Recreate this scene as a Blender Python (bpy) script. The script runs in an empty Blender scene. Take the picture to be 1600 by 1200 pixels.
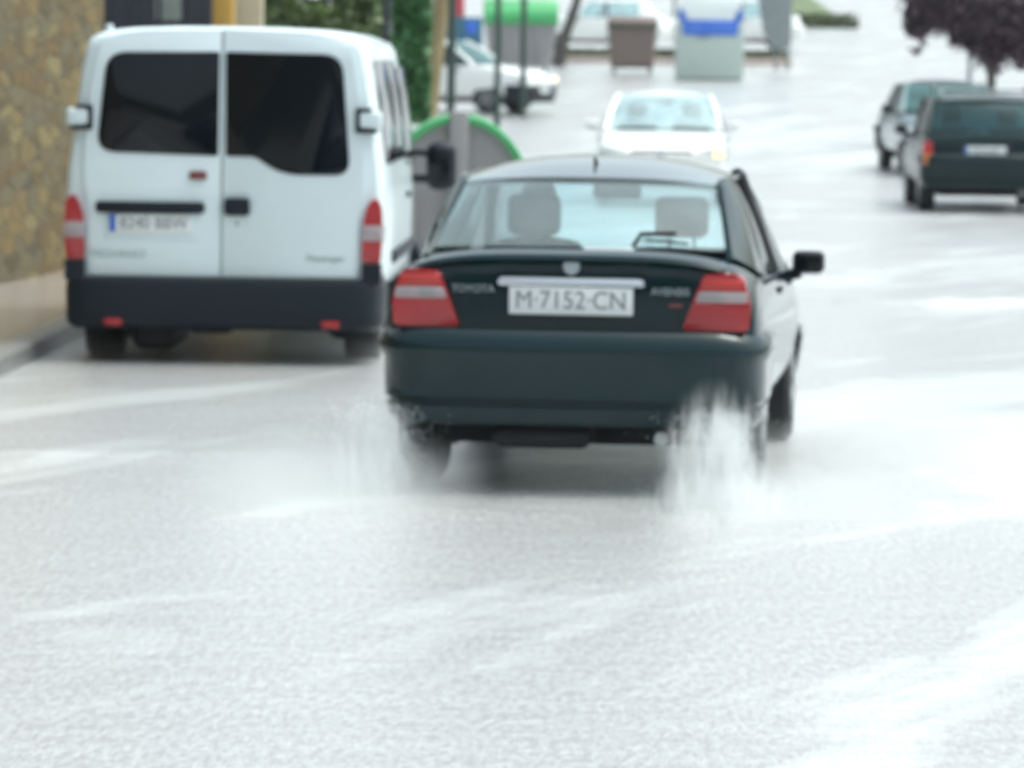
import bpy, bmesh, math, random
from mathutils import Vector, Matrix, noise
R = math.radians
sc = bpy.context.scene
C = sc.collection
F = 7500.0            # focal length of the lens in photograph pixels (1600 wide)

# ---------------------------------------------------------------- camera
cam = bpy.data.cameras.new('camera'); co = bpy.data.objects.new('camera', cam); C.objects.link(co)
co.location = (0, 0, 2.0)
co.rotation_euler = (Matrix.Rotation(R(90 - 4.01), 3, 'X') @ Matrix.Rotation(R(0.75), 3, 'Z')).to_euler()
cam.sensor_width = 36.0; cam.lens = F / 1600 * 36
cam.clip_start = 0.5; cam.clip_end = 5000
cam.dof.use_dof = True; cam.dof.focus_distance = 9.2; cam.dof.aperture_fstop = 8.6
sc.camera = co
# ---------------------------------------------------------------- world and sun (overcast)
SUN_EL, SUN_AZ = 66, 80
w = bpy.data.worlds.new('World'); sc.world = w; w.use_nodes = True
nt = w.node_tree; nt.nodes.clear()
sky = nt.nodes.new('ShaderNodeTexSky'); sky.sky_type = 'NISHITA'; sky.sun_disc = False
sky.sun_elevation = R(SUN_EL); sky.sun_rotation = R(SUN_AZ)
sky.air_density = 1.2; sky.dust_density = 6.0; sky.ozone_density = 1.5
hs = nt.nodes.new('ShaderNodeHueSaturation'); hs.inputs['Saturation'].default_value = 0.45
bg = nt.nodes.new('ShaderNodeBackground'); bg.inputs[1].default_value = 0.15
wo = nt.nodes.new('ShaderNodeOutputWorld')
nt.links.new(sky.outputs[0], hs.inputs['Color']); wb = nt.nodes.new('ShaderNodeMix'); wb.data_type = 'RGBA'; wb.blend_type = 'MULTIPLY'; wb.inputs[0].default_value = 1.0; wb.inputs[7].default_value = (0.94, 1.0, 0.98, 1)   # cool white balance
nt.links.new(hs.outputs[0], wb.inputs[6]); nt.links.new(wb.outputs[2], bg.inputs[0]); nt.links.new(bg.outputs[0], wo.inputs[0])
sl = bpy.data.lights.new('sun', 'SUN'); so = bpy.data.objects.new('sun', sl); C.objects.link(so)
sl.energy = 1.0; sl.angle = R(25); sl.color = (0.93, 1.0, 0.98)
d = Vector((math.sin(R(SUN_AZ)) * math.cos(R(SUN_EL)), math.cos(R(SUN_AZ)) * math.cos(R(SUN_EL)), math.sin(R(SUN_EL))))
so.rotation_euler = d.to_track_quat('Z', 'Y').to_euler(); so.location = (0, 20, 30)
sc.view_settings.view_transform = 'Standard'; sc.view_settings.look = 'None'
sc.view_settings.exposure = 0.92; sc.view_settings.gamma = 1.0
try:
    sc.cycles.use_denoising = True; sc.cycles.denoiser = 'OPENIMAGEDENOISE'
    sc.cycles.volume_bounces = 8; sc.cycles.transparent_max_bounces = 24
    sc.cycles.sample_clamp_indirect = 6
    sc.cycles.pixel_filter_type = 'BLACKMAN_HARRIS'; sc.cycles.filter_width = 2.2
except Exception: pass

# ---------------------------------------------------------------- materials
def new_mat(name):
    m = bpy.data.materials.new(name); m.use_nodes = True
    return m, m.node_tree, m.node_tree.nodes['Principled BSDF']
def mat(name, col, rough=0.5, metal=0.0, coat=0.0, var=0.12, scale=6.0, bump=0.0, bscale=40.0, emit=None, estr=1.0, spec=0.5):
    m, t, b = new_mat(name)
    tc = t.nodes.new('ShaderNodeTexCoord')
    n = t.nodes.new('ShaderNodeTexNoise'); n.inputs['Scale'].default_value = scale; n.inputs['Detail'].default_value = 5
    t.links.new(tc.outputs['Object'], n.inputs['Vector'])
    mx = t.nodes.new('ShaderNodeMix'); mx.data_type = 'RGBA'
    mx.inputs[6].default_value = (*[c * (1 - var) for c in col], 1); mx.inputs[7].default_value = (*[min(1, c * (1 + var)) for c in col], 1)
    t.links.new(n.outputs['Fac'], mx.inputs[0]); t.links.new(mx.outputs[2], b.inputs['Base Color'])
    b.inputs['Roughness'].default_value = rough; b.inputs['Metallic'].default_value = metal
    b.inputs['Specular IOR Level'].default_value = spec
    b.inputs['Coat Weight'].default_value = coat; b.inputs['Coat Roughness'].default_value = 0.06
    if bump:
        n2 = t.nodes.new('ShaderNodeTexNoise'); n2.inputs['Scale'].default_value = bscale; n2.inputs['Detail'].default_value = 6
        t.links.new(tc.outputs['Object'], n2.inputs['Vector'])
        bp = t.nodes.new('ShaderNodeBump'); bp.inputs['Strength'].default_value = bump; bp.inputs['Distance'].default_value = 0.03
        t.links.new(n2.outputs['Fac'], bp.inputs['Height']); t.links.new(bp.outputs[0], b.inputs['Normal'])
    if emit:
        b.inputs['Emission Color'].default_value = (*emit, 1); b.inputs['Emission Strength'].default_value = estr
    return m
def glass_mat(name, tint, film=0.0, filmcol=(0.8, 0.9, 0.92), rough=0.03):
    m, t, b = new_mat(name); t.nodes.remove(b); out = t.nodes['Material Output']
    tr = t.nodes.new('ShaderNodeBsdfTransparent'); tr.inputs[0].default_value = (*tint, 1)
    gl = t.nodes.new('ShaderNodeBsdfGlossy'); gl.inputs['Roughness'].default_value = rough
    fr = t.nodes.new('ShaderNodeFresnel'); ge = t.nodes.new('ShaderNodeNewGeometry'); io = t.nodes.new('ShaderNodeMapRange')
    io.inputs[3].default_value = 1.5; io.inputs[4].default_value = 1/1.5; t.links.new(ge.outputs['Backfacing'], io.inputs[0]); t.links.new(io.outputs[0], fr.inputs[0])
    mx = t.nodes.new('ShaderNodeMixShader'); t.links.new(fr.outputs[0], mx.inputs[0]); t.links.new(tr.outputs[0], mx.inputs[1]); t.links.new(gl.outputs[0], mx.inputs[2])
    last = mx
    if film:                                            # drops and mist lying on the pane
        tc = t.nodes.new('ShaderNodeTexCoord'); n = t.nodes.new('ShaderNodeTexNoise'); n.inputs['Scale'].default_value = 3.5; n.inputs['Detail'].default_value = 4
        t.links.new(tc.outputs['Object'], n.inputs['Vector'])
        mr = t.nodes.new('ShaderNodeMapRange'); mr.inputs[1].default_value = 0.3; mr.inputs[2].default_value = 0.7; mr.inputs[3].default_value = film * 0.7; mr.inputs[4].default_value = film * 1.3
        t.links.new(n.outputs['Fac'], mr.inputs[0])
        df = t.nodes.new('ShaderNodeBsdfDiffuse'); df.inputs[0].default_value = (*filmcol, 1)
        tl = t.nodes.new('ShaderNodeBsdfTranslucent'); tl.inputs[0].default_value = (*filmcol, 1)
        a = t.nodes.new('ShaderNodeMixShader'); a.inputs[0].default_value = 0.5; t.links.new(df.outputs[0], a.inputs[1]); t.links.new(tl.outputs[0], a.inputs[2])
        m2 = t.nodes.new('ShaderNodeMixShader'); t.links.new(mr.outputs[0], m2.inputs[0]); t.links.new(mx.outputs[0], m2.inputs[1]); t.links.new(a.outputs[0], m2.inputs[2])
        last = m2
    t.links.new(last.outputs[0], out.inputs[0]); return m

M = {}
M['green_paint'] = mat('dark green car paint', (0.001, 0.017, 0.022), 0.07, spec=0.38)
M['wet_glare_green'] = mat('wet dark green roof with painted glare', (0.03, 0.055, 0.06), 0.10, coat=1.0, spec=1.0)  # green paint lightened to stand in for sky glare; the coat is rain film
M['estate_paint'] = mat('deep green estate paint', (0.001, 0.014, 0.017), 0.22, spec=0.28)
M['white_paint'] = mat('white van paint', (0.66, 0.77, 0.80), 0.35, coat=0.6, var=0.03, scale=2)
M['car_white'] = mat('white car paint', (0.80, 0.82, 0.80), 0.25, coat=0.8, var=0.02)
M['silver_paint'] = mat('silver car paint', (0.07, 0.125, 0.145), 0.3, metal=0.4, coat=0.8, var=0.04)
M['plastic'] = mat('dark bumper plastic', (0.002, 0.007, 0.014), 0.5, spec=0.3)
M['black'] = mat('black rubber', (0.012, 0.013, 0.016), 0.7)
M['under'] = mat('underbody', (0.01, 0.012, 0.015), 0.85)
M['rim'] = mat('grey rim', (0.35, 0.37, 0.38), 0.35, metal=0.7)
M['chrome'] = mat('chrome', (0.80, 0.84, 0.92), 0.22, metal=0.9, var=0.02)
M['badge'] = mat('dull chrome lettering', (0.42, 0.48, 0.52), 0.3, metal=0.7)
M['greytext'] = mat('grey lettering', (0.28, 0.36, 0.36), 0.5)
M['platewhite'] = mat('plate white', (0.72, 0.76, 0.76), 0.4, var=0.03)
M['plateblue'] = mat('plate blue', (0.03, 0.12, 0.50), 0.4)
M['ink'] = mat('plate ink', (0.20, 0.22, 0.22), 0.5)
M['red'] = mat('red lamp lens', (0.36, 0.006, 0.011), 0.15, coat=0.5, var=0.15, scale=14)
M['orange_red'] = mat('orange red lens', (0.45, 0.02, 0.012), 0.2, coat=0.8)
M['amber'] = mat('amber lens', (0.60, 0.20, 0.03), 0.2, coat=0.8)
M['clear_lens'] = mat('clear grey lens', (0.34, 0.29, 0.30), 0.2, coat=0.8, var=0.25, scale=18)
M['brown_red'] = mat('brown red lens', (0.16, 0.03, 0.03), 0.3, coat=0.5)
M['lamp_lit'] = mat('lit headlamp', (0.9, 0.8, 0.5), 0.2, emit=(1.0, 0.78, 0.36), estr=0.85)
M['lamp_amber'] = mat('lit amber headlamp', (0.9, 0.7, 0.3), 0.2, emit=(1.0, 0.88, 0.42), estr=0.62)
M['headlamp'] = mat('headlamp lens', (0.6, 0.66, 0.68), 0.1, coat=1.0)
M['cabin'] = mat('cabin fabric', (0.018, 0.024, 0.028), 0.9)
M['glass'] = glass_mat('wet car window', (0.86, 0.96, 0.97), film=0.11, rough=0.10)
M['glass_pale'] = glass_mat('misted window', (0.80, 0.92, 0.94), film=0.35, rough=0.15)
M['glass_side'] = glass_mat('car side window', (0.30, 0.38, 0.40), film=0.05)
M['glass_teal'] = glass_mat('green tinted window', (0.25, 0.55, 0.55), film=0.16, filmcol=(0.35, 0.7, 0.7))
M['glass_deep'] = glass_mat('deep green tinted window', (0.30, 0.50, 0.52), film=0.08, filmcol=(0.3, 0.6, 0.62))
M['glass_dark'] = mat('van privacy glass', (0.001, 0.003, 0.006), 0.05, coat=0.0, spec=0.3, var=0.02)
M['bin_grey'] = mat('grey container plastic', (0.26, 0.255, 0.26), 0.5, var=0.1, scale=3)
M['bin_green'] = mat('green lid plastic', (0.05, 0.36, 0.12), 0.4, var=0.1, scale=3)
M['brown_bin'] = mat('brown container plastic', (0.16, 0.12, 0.105), 0.55)
M['paper_bin'] = mat('pale grey green container', (0.42, 0.50, 0.46), 0.5, var=0.05)
M['paper_top'] = mat('white container top', (0.74, 0.80, 0.80), 0.5, var=0.05)
M['blue'] = mat('blue band', (0.03, 0.14, 0.62), 0.4)
M['light_blue'] = mat('pale blue lettering', (0.22, 0.42, 0.80), 0.4)
M['post'] = mat('dark green post paint', (0.020, 0.045, 0.035), 0.45)
M['pole_grey'] = mat('galvanised post', (0.22, 0.25, 0.26), 0.5, metal=0.3)
M['wood'] = mat('weathered wooden pole', (0.24, 0.19, 0.095), 0.8, var=0.3, scale=3, bump=0.4)
M['bark'] = mat('grey bark', (0.075, 0.07, 0.06), 0.9, var=0.3, bump=0.5)
M['pink_plaster'] = mat('beige pillar render', (0.42, 0.38, 0.27), 0.8, bump=0.1)
M['yellow'] = mat('ochre paint', (0.50, 0.30, 0.06), 0.7)
M['gate'] = mat('black painted gate', (0.010, 0.013, 0.022), 0.5)
M['gate_gap'] = mat('frosted gate panel', (0.16, 0.19, 0.17), 0.6, var=0.3)
M['red_plastic'] = mat('red plastic', (0.45, 0.04, 0.06), 0.4)
M['blue_plastic'] = mat('teal blue plastic', (0.03, 0.13, 0.20), 0.4)
M['teal'] = mat('teal awning', (0.03, 0.30, 0.24), 0.6)
M['skin'] = mat('skin', (0.40, 0.24, 0.17), 0.6)
M['hair'] = mat('dark hair', (0.02, 0.016, 0.013), 0.8)
M['jumper'] = mat('dark blue jumper', (0.03, 0.05, 0.08), 0.9)
M['kerb'] = mat('wet kerb stone', (0.18, 0.18, 0.175), 0.3, var=0.15, bump=0.2)
M['kerb_pink'] = mat('pinkish kerb stone', (0.45, 0.37, 0.33), 0.5)
M['soil'] = mat('dark bed soil', (0.05, 0.045, 0.03), 0.9)
M['verge'] = mat('wet grass verge', (0.10, 0.14, 0.06), 0.8, var=0.4, scale=2.5, bump=0.5)
M['hills'] = mat('dark hillside', (0.035, 0.04, 0.03), 0.95, var=0.5, scale=0.1)

def leaf_mat(name, c1, c2):
    m, t, b = new_mat(name)
    g = t.nodes.new('ShaderNodeNewGeometry'); r = t.nodes.new('ShaderNodeMix'); r.data_type = 'RGBA'
    r.inputs[6].default_value = (*c1, 1); r.inputs[7].default_value = (*c2, 1)
    t.links.new(g.outputs['Random Per Island'], r.inputs[0]); t.links.new(r.outputs[2], b.inputs['Base Color'])
    b.inputs['Roughness'].default_value = 0.45
    return m
M['leaf_green'] = leaf_mat('hedge leaves', (0.05, 0.10, 0.025), (0.16, 0.22, 0.08))
M['leaf_bright'] = leaf_mat('bright cypress leaves', (0.025, 0.11, 0.03), (0.07, 0.22, 0.07))
M['leaf_purple'] = leaf_mat('purple leaves', (0.020, 0.009, 0.018), (0.085, 0.040, 0.065))
M['leaf_low'] = leaf_mat('low hedge leaves', (0.03, 0.06, 0.015), (0.11, 0.14, 0.05))

def road_mat():
    m, t, b = new_mat('flooded asphalt'); N = t.nodes.new; L = t.links.new
    tc = N('ShaderNodeTexCoord')
    mr0 = N('ShaderNodeMapping'); mr0.inputs['Rotation'].default_value = (0, 0, R(24)); L(tc.outputs['Object'], mr0.inputs[0])
    mp = N('ShaderNodeMapping'); mp.inputs['Scale'].default_value = (0.95, 0.20, 1); L(mr0.outputs[0], mp.inputs[0])
    big = N('ShaderNodeTexNoise'); big.inputs['Scale'].default_value = 1.0; big.inputs['Detail'].default_value = 8; big.inputs['Roughness'].default_value = 0.6; big.inputs['Distortion'].default_value = 0.6; L(mp.outputs[0], big.inputs['Vector'])
    fine = N('ShaderNodeTexNoise'); fine.inputs['Scale'].default_value = 22; fine.inputs['Detail'].default_value = 6; fine.inputs['Roughness'].default_value = 0.65; L(tc.outputs['Object'], fine.inputs['Vector'])
    mps = N('ShaderNodeMapping'); mps.inputs['Scale'].default_value = (34, 8, 1); L(tc.outputs['Object'], mps.inputs[0])
    spk = N('ShaderNodeTexNoise'); spk.inputs['Scale'].default_value = 1.0; spk.inputs['Detail'].default_value = 5; spk.inputs['Roughness'].default_value = 0.7; L(mps.outputs[0], spk.inputs['Vector'])
    mpw = N('ShaderNodeMapping'); mpw.inputs['Scale'].default_value = (0.55, 1.6, 1); mpw.inputs['Rotation'].default_value = (0, 0, R(14)); L(tc.outputs['Object'], mpw.inputs[0])
    wv = N('ShaderNodeTexNoise'); wv.inputs['Scale'].default_value = 1.3; wv.inputs['Detail'].default_value = 6; wv.inputs['Roughness'].default_value = 0.6; L(mpw.outputs[0], wv.inputs['Vector'])
    # asphalt and silt colour under the film of water
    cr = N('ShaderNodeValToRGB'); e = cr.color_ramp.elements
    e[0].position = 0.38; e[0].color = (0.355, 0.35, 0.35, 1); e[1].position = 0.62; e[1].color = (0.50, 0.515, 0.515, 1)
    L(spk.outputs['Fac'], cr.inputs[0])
    # bright sky reflections on the water, painted as pale tongues in the base colour
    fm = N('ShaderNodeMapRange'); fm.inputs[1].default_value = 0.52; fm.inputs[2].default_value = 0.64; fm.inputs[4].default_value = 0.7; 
    # broad sheets of sky glare beside the driving lane, also painted into the colour
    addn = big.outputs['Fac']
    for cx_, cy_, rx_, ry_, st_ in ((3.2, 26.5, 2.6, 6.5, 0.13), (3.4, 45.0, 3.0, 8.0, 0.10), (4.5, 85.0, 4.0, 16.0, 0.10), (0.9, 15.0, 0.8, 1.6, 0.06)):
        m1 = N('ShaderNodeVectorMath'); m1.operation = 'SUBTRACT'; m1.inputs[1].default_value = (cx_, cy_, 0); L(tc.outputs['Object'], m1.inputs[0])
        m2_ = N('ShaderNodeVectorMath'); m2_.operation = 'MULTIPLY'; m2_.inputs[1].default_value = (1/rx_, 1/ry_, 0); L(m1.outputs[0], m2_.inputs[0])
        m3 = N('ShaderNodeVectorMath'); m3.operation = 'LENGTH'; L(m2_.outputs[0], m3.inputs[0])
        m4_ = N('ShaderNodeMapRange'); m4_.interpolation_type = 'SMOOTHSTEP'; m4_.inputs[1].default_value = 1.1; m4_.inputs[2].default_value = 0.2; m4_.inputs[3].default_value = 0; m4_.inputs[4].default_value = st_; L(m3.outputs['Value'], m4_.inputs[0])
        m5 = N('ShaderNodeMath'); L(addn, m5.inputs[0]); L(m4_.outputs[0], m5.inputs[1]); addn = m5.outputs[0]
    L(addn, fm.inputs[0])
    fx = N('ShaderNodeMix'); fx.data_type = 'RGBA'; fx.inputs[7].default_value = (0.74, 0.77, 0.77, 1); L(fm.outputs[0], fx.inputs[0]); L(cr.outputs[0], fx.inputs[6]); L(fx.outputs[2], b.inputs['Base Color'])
    # calmer and rougher patches of water
    rr = N('ShaderNodeMapRange'); rr.inputs[1].default_value = 0.35; rr.inputs[2].default_value = 0.65; rr.inputs[3].default_value = 0.42; rr.inputs[4].default_value = 0.30
    L(big.outputs['Fac'], rr.inputs[0]); L(rr.outputs[0], b.inputs['Roughness'])
    b.inputs['IOR'].default_value = 1.40; b.inputs['Specular IOR Level'].default_value = 0.65
    b.inputs['Coat Weight'].default_value = 1.0; b.inputs['Coat Roughness'].default_value = 0.18; b.inputs['Coat IOR'].default_value = 1.33
    sr = N('ShaderNodeMapRange'); sr.inputs[1].default_value = 0.42; sr.inputs[2].default_value = 0.60; sr.inputs[3].default_value = 0.6; sr.inputs[4].default_value = 0.35; L(big.outputs['Fac'], sr.inputs[0])
    b1 = N('ShaderNodeBump'); L(sr.outputs[0], b1.inputs['Strength']); b1.inputs['Distance'].default_value = 0.015; L(fine.outputs['Fac'], b1.inputs['Height'])
    b0 = N('ShaderNodeBump'); b0.inputs['Strength'].default_value = 0.38; b0.inputs['Distance'].default_value = 0.04; L(spk.outputs['Fac'], b0.inputs['Height']); L(b1.outputs[0], b0.inputs['Normal'])
    b2 = N('ShaderNodeBump'); b2.inputs['Strength'].default_value = 0.6; b2.inputs['Distance'].default_value = 0.05; L(wv.outputs['Fac'], b2.inputs['Height']); L(b0.outputs[0], b2.inputs['Normal'])
    L(b2.outputs[0], b.inputs['Normal']); L(b2.outputs[0], b.inputs['Coat Normal'])
    return m
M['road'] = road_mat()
M['ground'] = mat('wet ground', (0.30, 0.31, 0.30), 0.4, bump=0.3, bscale=8)
def pave_mat():
    m, t, b = new_mat('wet pinkish paving'); N = t.nodes.new; L = t.links.new
    tc = N('ShaderNodeTexCoord'); br = N('ShaderNodeTexBrick'); br.inputs['Scale'].default_value = 2.5; br.inputs['Mortar Size'].default_value = 0.012
    br.inputs['Color1'].default_value = (0.36, 0.325, 0.305, 1); br.inputs['Color2'].default_value = (0.28, 0.25, 0.235, 1); br.inputs['Mortar'].default_value = (0.2, 0.19, 0.18, 1)
    br.inputs['Brick Width'].default_value = 0.5; br.inputs['Row Height'].default_value = 0.5; br.offset = 0
    L(tc.outputs['Object'], br.inputs['Vector']); L(br.outputs['Color'], b.inputs['Base Color']); b.inputs['Roughness'].default_value = 0.14
    n = N('ShaderNodeTexNoise'); n.inputs['Scale'].default_value = 9; L(tc.outputs['Object'], n.inputs['Vector'])
    bp = N('ShaderNodeBump'); bp.inputs['Strength'].default_value = 0.3; bp.inputs['Distance'].default_value = 0.02; L(n.outputs['Fac'], bp.inputs['Height']); L(bp.outputs[0], b.inputs['Normal'])
    return m
M['paving'] = pave_mat()
def stone_mat():
    m, t, b = new_mat('rough ochre stonework'); N = t.nodes.new; L = t.links.new
    tc0 = N('ShaderNodeTexCoord'); tc = N('ShaderNodeMapping'); tc.inputs['Scale'].default_value = (0.8, 0.42, 1.4); L(tc0.outputs['Object'], tc.inputs[0]); nz = N('ShaderNodeTexNoise'); nz.inputs['Scale'].default_value = 2.4; nz.inputs['Detail'].default_value = 4; L(tc.outputs[0], nz.inputs['Vector'])
    ad = N('ShaderNodeVectorMath'); ad.operation = 'MULTIPLY_ADD'; ad.inputs[1].default_value = (0.22, 0.22, 0.22)
    L(nz.outputs['Color'], ad.inputs[0]); L(tc.outputs[0], ad.inputs[2])
    vo = N('ShaderNodeTexVoronoi'); vo.inputs['Scale'].default_value = 5.5; L(ad.outputs[0], vo.inputs['Vector'])
    ve = N('ShaderNodeTexVoronoi'); ve.feature = 'DISTANCE_TO_EDGE'; ve.inputs['Scale'].default_value = 5.5; L(ad.outputs[0], ve.inputs['Vector'])
    sp = N('ShaderNodeSeparateColor'); L(vo.outputs['Color'], sp.inputs[0])
    cr = N('ShaderNodeValToRGB'); e = cr.color_ramp.elements
    e[0].position = 0.0; e[0].color = (0.048, 0.041, 0.021, 1); e[1].position = 1.0; e[1].color = (0.169, 0.133, 0.051, 1)
    for p, c in ((0.25, (0.119, 0.071, 0.017, 1)), (0.5, (0.094, 0.084, 0.043, 1)), (0.75, (0.142, 0.096, 0.026, 1))):
        x = e.new(p); x.color = c
    L(sp.outputs[0], cr.inputs[0])
    mr = N('ShaderNodeMapRange'); mr.inputs[1].default_value = 0.0; mr.inputs[2].default_value = 0.05; L(ve.outputs['Distance'], mr.inputs[0])
    mx = N('ShaderNodeMix'); mx.data_type = 'RGBA'; mx.inputs[6].default_value = (0.094, 0.071, 0.029, 1); L(mr.outputs[0], mx.inputs[0]); L(cr.outputs[0], mx.inputs[7])
    L(mx.outputs[2], b.inputs['Base Color']); b.inputs['Roughness'].default_value = 0.75
    bp = N('ShaderNodeBump'); bp.inputs['Strength'].default_value = 0.8; bp.inputs['Distance'].default_value = 0.06; L(mr.outputs[0], bp.inputs['Height']); L(bp.outputs[0], b.inputs['Normal'])
    return m
M['stone'] = stone_mat()

# ---------------------------------------------------------------- mesh helpers
def link(name, me, m, parent=None, smooth=True, angle=35):
    o = bpy.data.objects.new(name, me); C.objects.link(o)
    if m is not None: me.materials.append(m)
    if smooth:
        me.polygons.foreach_set('use_smooth', [True] * len(me.polygons)); me.set_sharp_from_angle(angle=R(angle))
    if parent is not None: o.parent = parent
    return o
class MB:
    def __init__(s): s.bm = bmesh.new()
    def box(s, x0, x1, y0, y1, z0, z1, bev=0.0):
        v = [s.bm.verts.new(p) for p in ((x0,y0,z0),(x1,y0,z0),(x1,y1,z0),(x0,y1,z0),(x0,y0,z1),(x1,y0,z1),(x1,y1,z1),(x0,y1,z1))]
        fs = [s.bm.faces.new([v[i] for i in f]) for f in ((3,2,1,0),(4,5,6,7),(0,1,5,4),(1,2,6,5),(2,3,7,6),(3,0,4,7))]
        if bev > 0:
            es = list({e for f in fs for e in f.edges})
            bmesh.ops.bevel(s.bm, geom=es, offset=bev, segments=3, affect='EDGES', profile=0.5)
        return s
    def prism(s, pts, axis, a0, a1, bev=0.0):
        """extrude a 2-D outline; axis 'y': pts=(x,z); 'x': pts=(y,z); 'z': pts=(x,y)"""
        def P(p, a): return {'y': (p[0], a, p[1]), 'x': (a, p[0], p[1]), 'z': (p[0], p[1], a)}[axis]
        A = [s.bm.verts.new(P(p, a0)) for p in pts]; B = [s.bm.verts.new(P(p, a1)) for p in pts]
        n = len(pts); fa = s.bm.faces.new(A); fb = s.bm.faces.new(B[::-1])
        for i in range(n): s.bm.faces.new((A[i], B[i], B[(i+1) % n], A[(i+1) % n]))
        if bev > 0:
            bmesh.ops.bevel(s.bm, geom=list(set(fa.edges) | set(fb.edges)), offset=bev, segments=2, affect='EDGES', profile=0.5)
        return s
    def tube(s, pts, rad, n=10, cap=True):
        pts = [Vector(p) for p in pts]; rs = rad if isinstance(rad, (list, tuple)) else [rad] * len(pts)
        rings = []; up = None
        for i, p in enumerate(pts):
            t = (pts[min(i+1, len(pts)-1)] - pts[max(i-1, 0)]).normalized()
            if up is None: up = Vector((0,0,1)) if abs(t.z) < 0.9 else Vector((1,0,0))
            a = t.cross(up).normalized(); b = t.cross(a).normalized(); up = -b if False else up
            rings.append([s.bm.verts.new(p + (a * math.cos(k*2*math.pi/n) + b * math.sin(k*2*math.pi/n)) * rs[i]) for k in range(n)])
        for i in range(len(rings)-1):
            for k in range(n): s.bm.faces.new((rings[i][k], rings[i][(k+1)%n], rings[i+1][(k+1)%n], rings[i+1][k]))
        if cap: s.bm.faces.new(rings[0][::-1]); s.bm.faces.new(rings[-1])
        return s
    def lathe(s, prof, cx, cy, cz, axis='x', n=40):
        """prof: (axial, radius)"""
        rings = []
        for a, r in prof:
            ring = []
            for k in range(n):
                c, q = math.cos(2*math.pi*k/n)*r, math.sin(2*math.pi*k/n)*r
                ring.append(s.bm.verts.new((cx+a, cy+c, cz+q) if axis == 'x' else ((cx+c, cy+q, cz+a) if axis == 'z' else (cx+c, cy+a, cz+q))))
            rings.append(ring)
        for i in range(len(rings)-1):
            for k in range(n): s.bm.faces.new((rings[i][k], rings[i][(k+1)%n], rings[i+1][(k+1)%n], rings[i+1][k]))
        s.bm.faces.new(rings[0][::-1]); s.bm.faces.new(rings[-1])
        return s
    def loft(s, secs, closed=False, caps=True):
        rows = [[s.bm.verts.new(p) for p in sec] for sec in secs]; n = len(rows[0])
        for i in range(len(rows)-1):
            for k in range(n if closed else n-1):
                s.bm.faces.new((rows[i][k], rows[i][(k+1)%n], rows[i+1][(k+1)%n], rows[i+1][k]))
        if caps and closed: s.bm.faces.new(rows[0][::-1]); s.bm.faces.new(rows[-1])
        return s
    def ball(s, c, r, sub=2, nz=0.0, seed=0):
        g = bmesh.ops.create_icosphere(s.bm, subdivisions=sub, radius=1.0)
        for v in g['verts']:
            k = 1 + nz * noise.noise(v.co * 1.7 + Vector((seed, seed, 0)))
            v.co = Vector((c[0] + v.co.x*r[0]*k, c[1] + v.co.y*r[1]*k, c[2] + v.co.z*r[2]*k))
        return s
    def mesh(s, name):
        bmesh.ops.recalc_face_normals(s.bm, faces=s.bm.faces[:])
        me = bpy.data.meshes.new(name); s.bm.to_mesh(me); s.bm.free(); return me
    def build(s, name, m, parent=None, **k): return link(name, s.mesh(name), m, parent, **k)
def bake(o, sub=0, cutters=(), solid=0.0):
    if sub:
        md = o.modifiers.new('s', 'SUBSURF'); md.levels = sub; md.render_levels = sub
    if solid:
        md = o.modifiers.new('t', 'SOLIDIFY'); md.thickness = solid; md.offset = 0
    tmp = []
    for c in cutters:
        ob = bpy.data.objects.new('cutter', c); C.objects.link(ob); tmp.append(ob)
        ob.matrix_world = o.matrix_world
        md = o.modifiers.new('b', 'BOOLEAN'); md.object = ob; md.operation = 'DIFFERENCE'; md.solver = 'EXACT'
    bpy.context.view_layer.update(); dg = bpy.context.evaluated_depsgraph_get()
    me = bpy.data.meshes.new_from_object(o.evaluated_get(dg)); o.modifiers.clear()
    old = o.data; o.data = me; bpy.data.meshes.remove(old)
    for ob in tmp: bpy.data.objects.remove(ob)
    me.polygons.foreach_set('use_smooth', [True]*len(me.polygons)); me.set_sharp_from_angle(angle=R(38))
    return o
def rnd(pts, r, n=4):
    """round the corners of a 2-D outline; r a number or one per corner"""
    out = []; N_ = len(pts)
    for i in range(N_):
        p = Vector(pts[i]); a = Vector(pts[i-1]); b = Vector(pts[(i+1) % N_]); q = r[i] if isinstance(r, (list, tuple)) else r
        q = min(q, (a-p).length*0.49, (b-p).length*0.49)
        s_, e_ = p + (a-p).normalized()*q, p + (b-p).normalized()*q
        for k in range(n+1):
            t = k/n; out.append(tuple((1-t)**2*s_ + 2*t*(1-t)*p + t*t*e_))
    return out
def panel(name, c, bulge, m, parent, n=8, thick=0.006, inset=0.0):
    """curved four-cornered panel: c = bottom-left, bottom-right, top-right, top-left; bulge = vector at its middle"""
    bm = bmesh.new(); c = [Vector(p) for p in c]; bulge = Vector(bulge); g = []
    for j in range(n+1):
        v = inset + (1-2*inset)*j/n; row = []
        for i in range(n+1):
            u = inset + (1-2*inset)*i/n
            p = (1-v)*((1-u)*c[0]+u*c[1]) + v*((1-u)*c[3]+u*c[2])
            row.append(bm.verts.new(p + bulge*(1-(2*u-1)**2)*(0.35+0.65*(1-(2*v-1)**2))))
        g.append(row)
    for j in range(n):
        for i in range(n): bm.faces.new((g[j][i], g[j][i+1], g[j+1][i+1], g[j+1][i]))
    me = bpy.data.meshes.new(name); bm.to_mesh(me); bm.free()
    o = link(name, me, m, parent)
    if thick: bake(o, solid=thick)
    return o
def tag(o, label=None, cat=None, group=None, kind=None):
    for k, v in (('label', label), ('category', cat), ('group', group), ('kind', kind)):
        if v: o[k] = v
    return o
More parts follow.
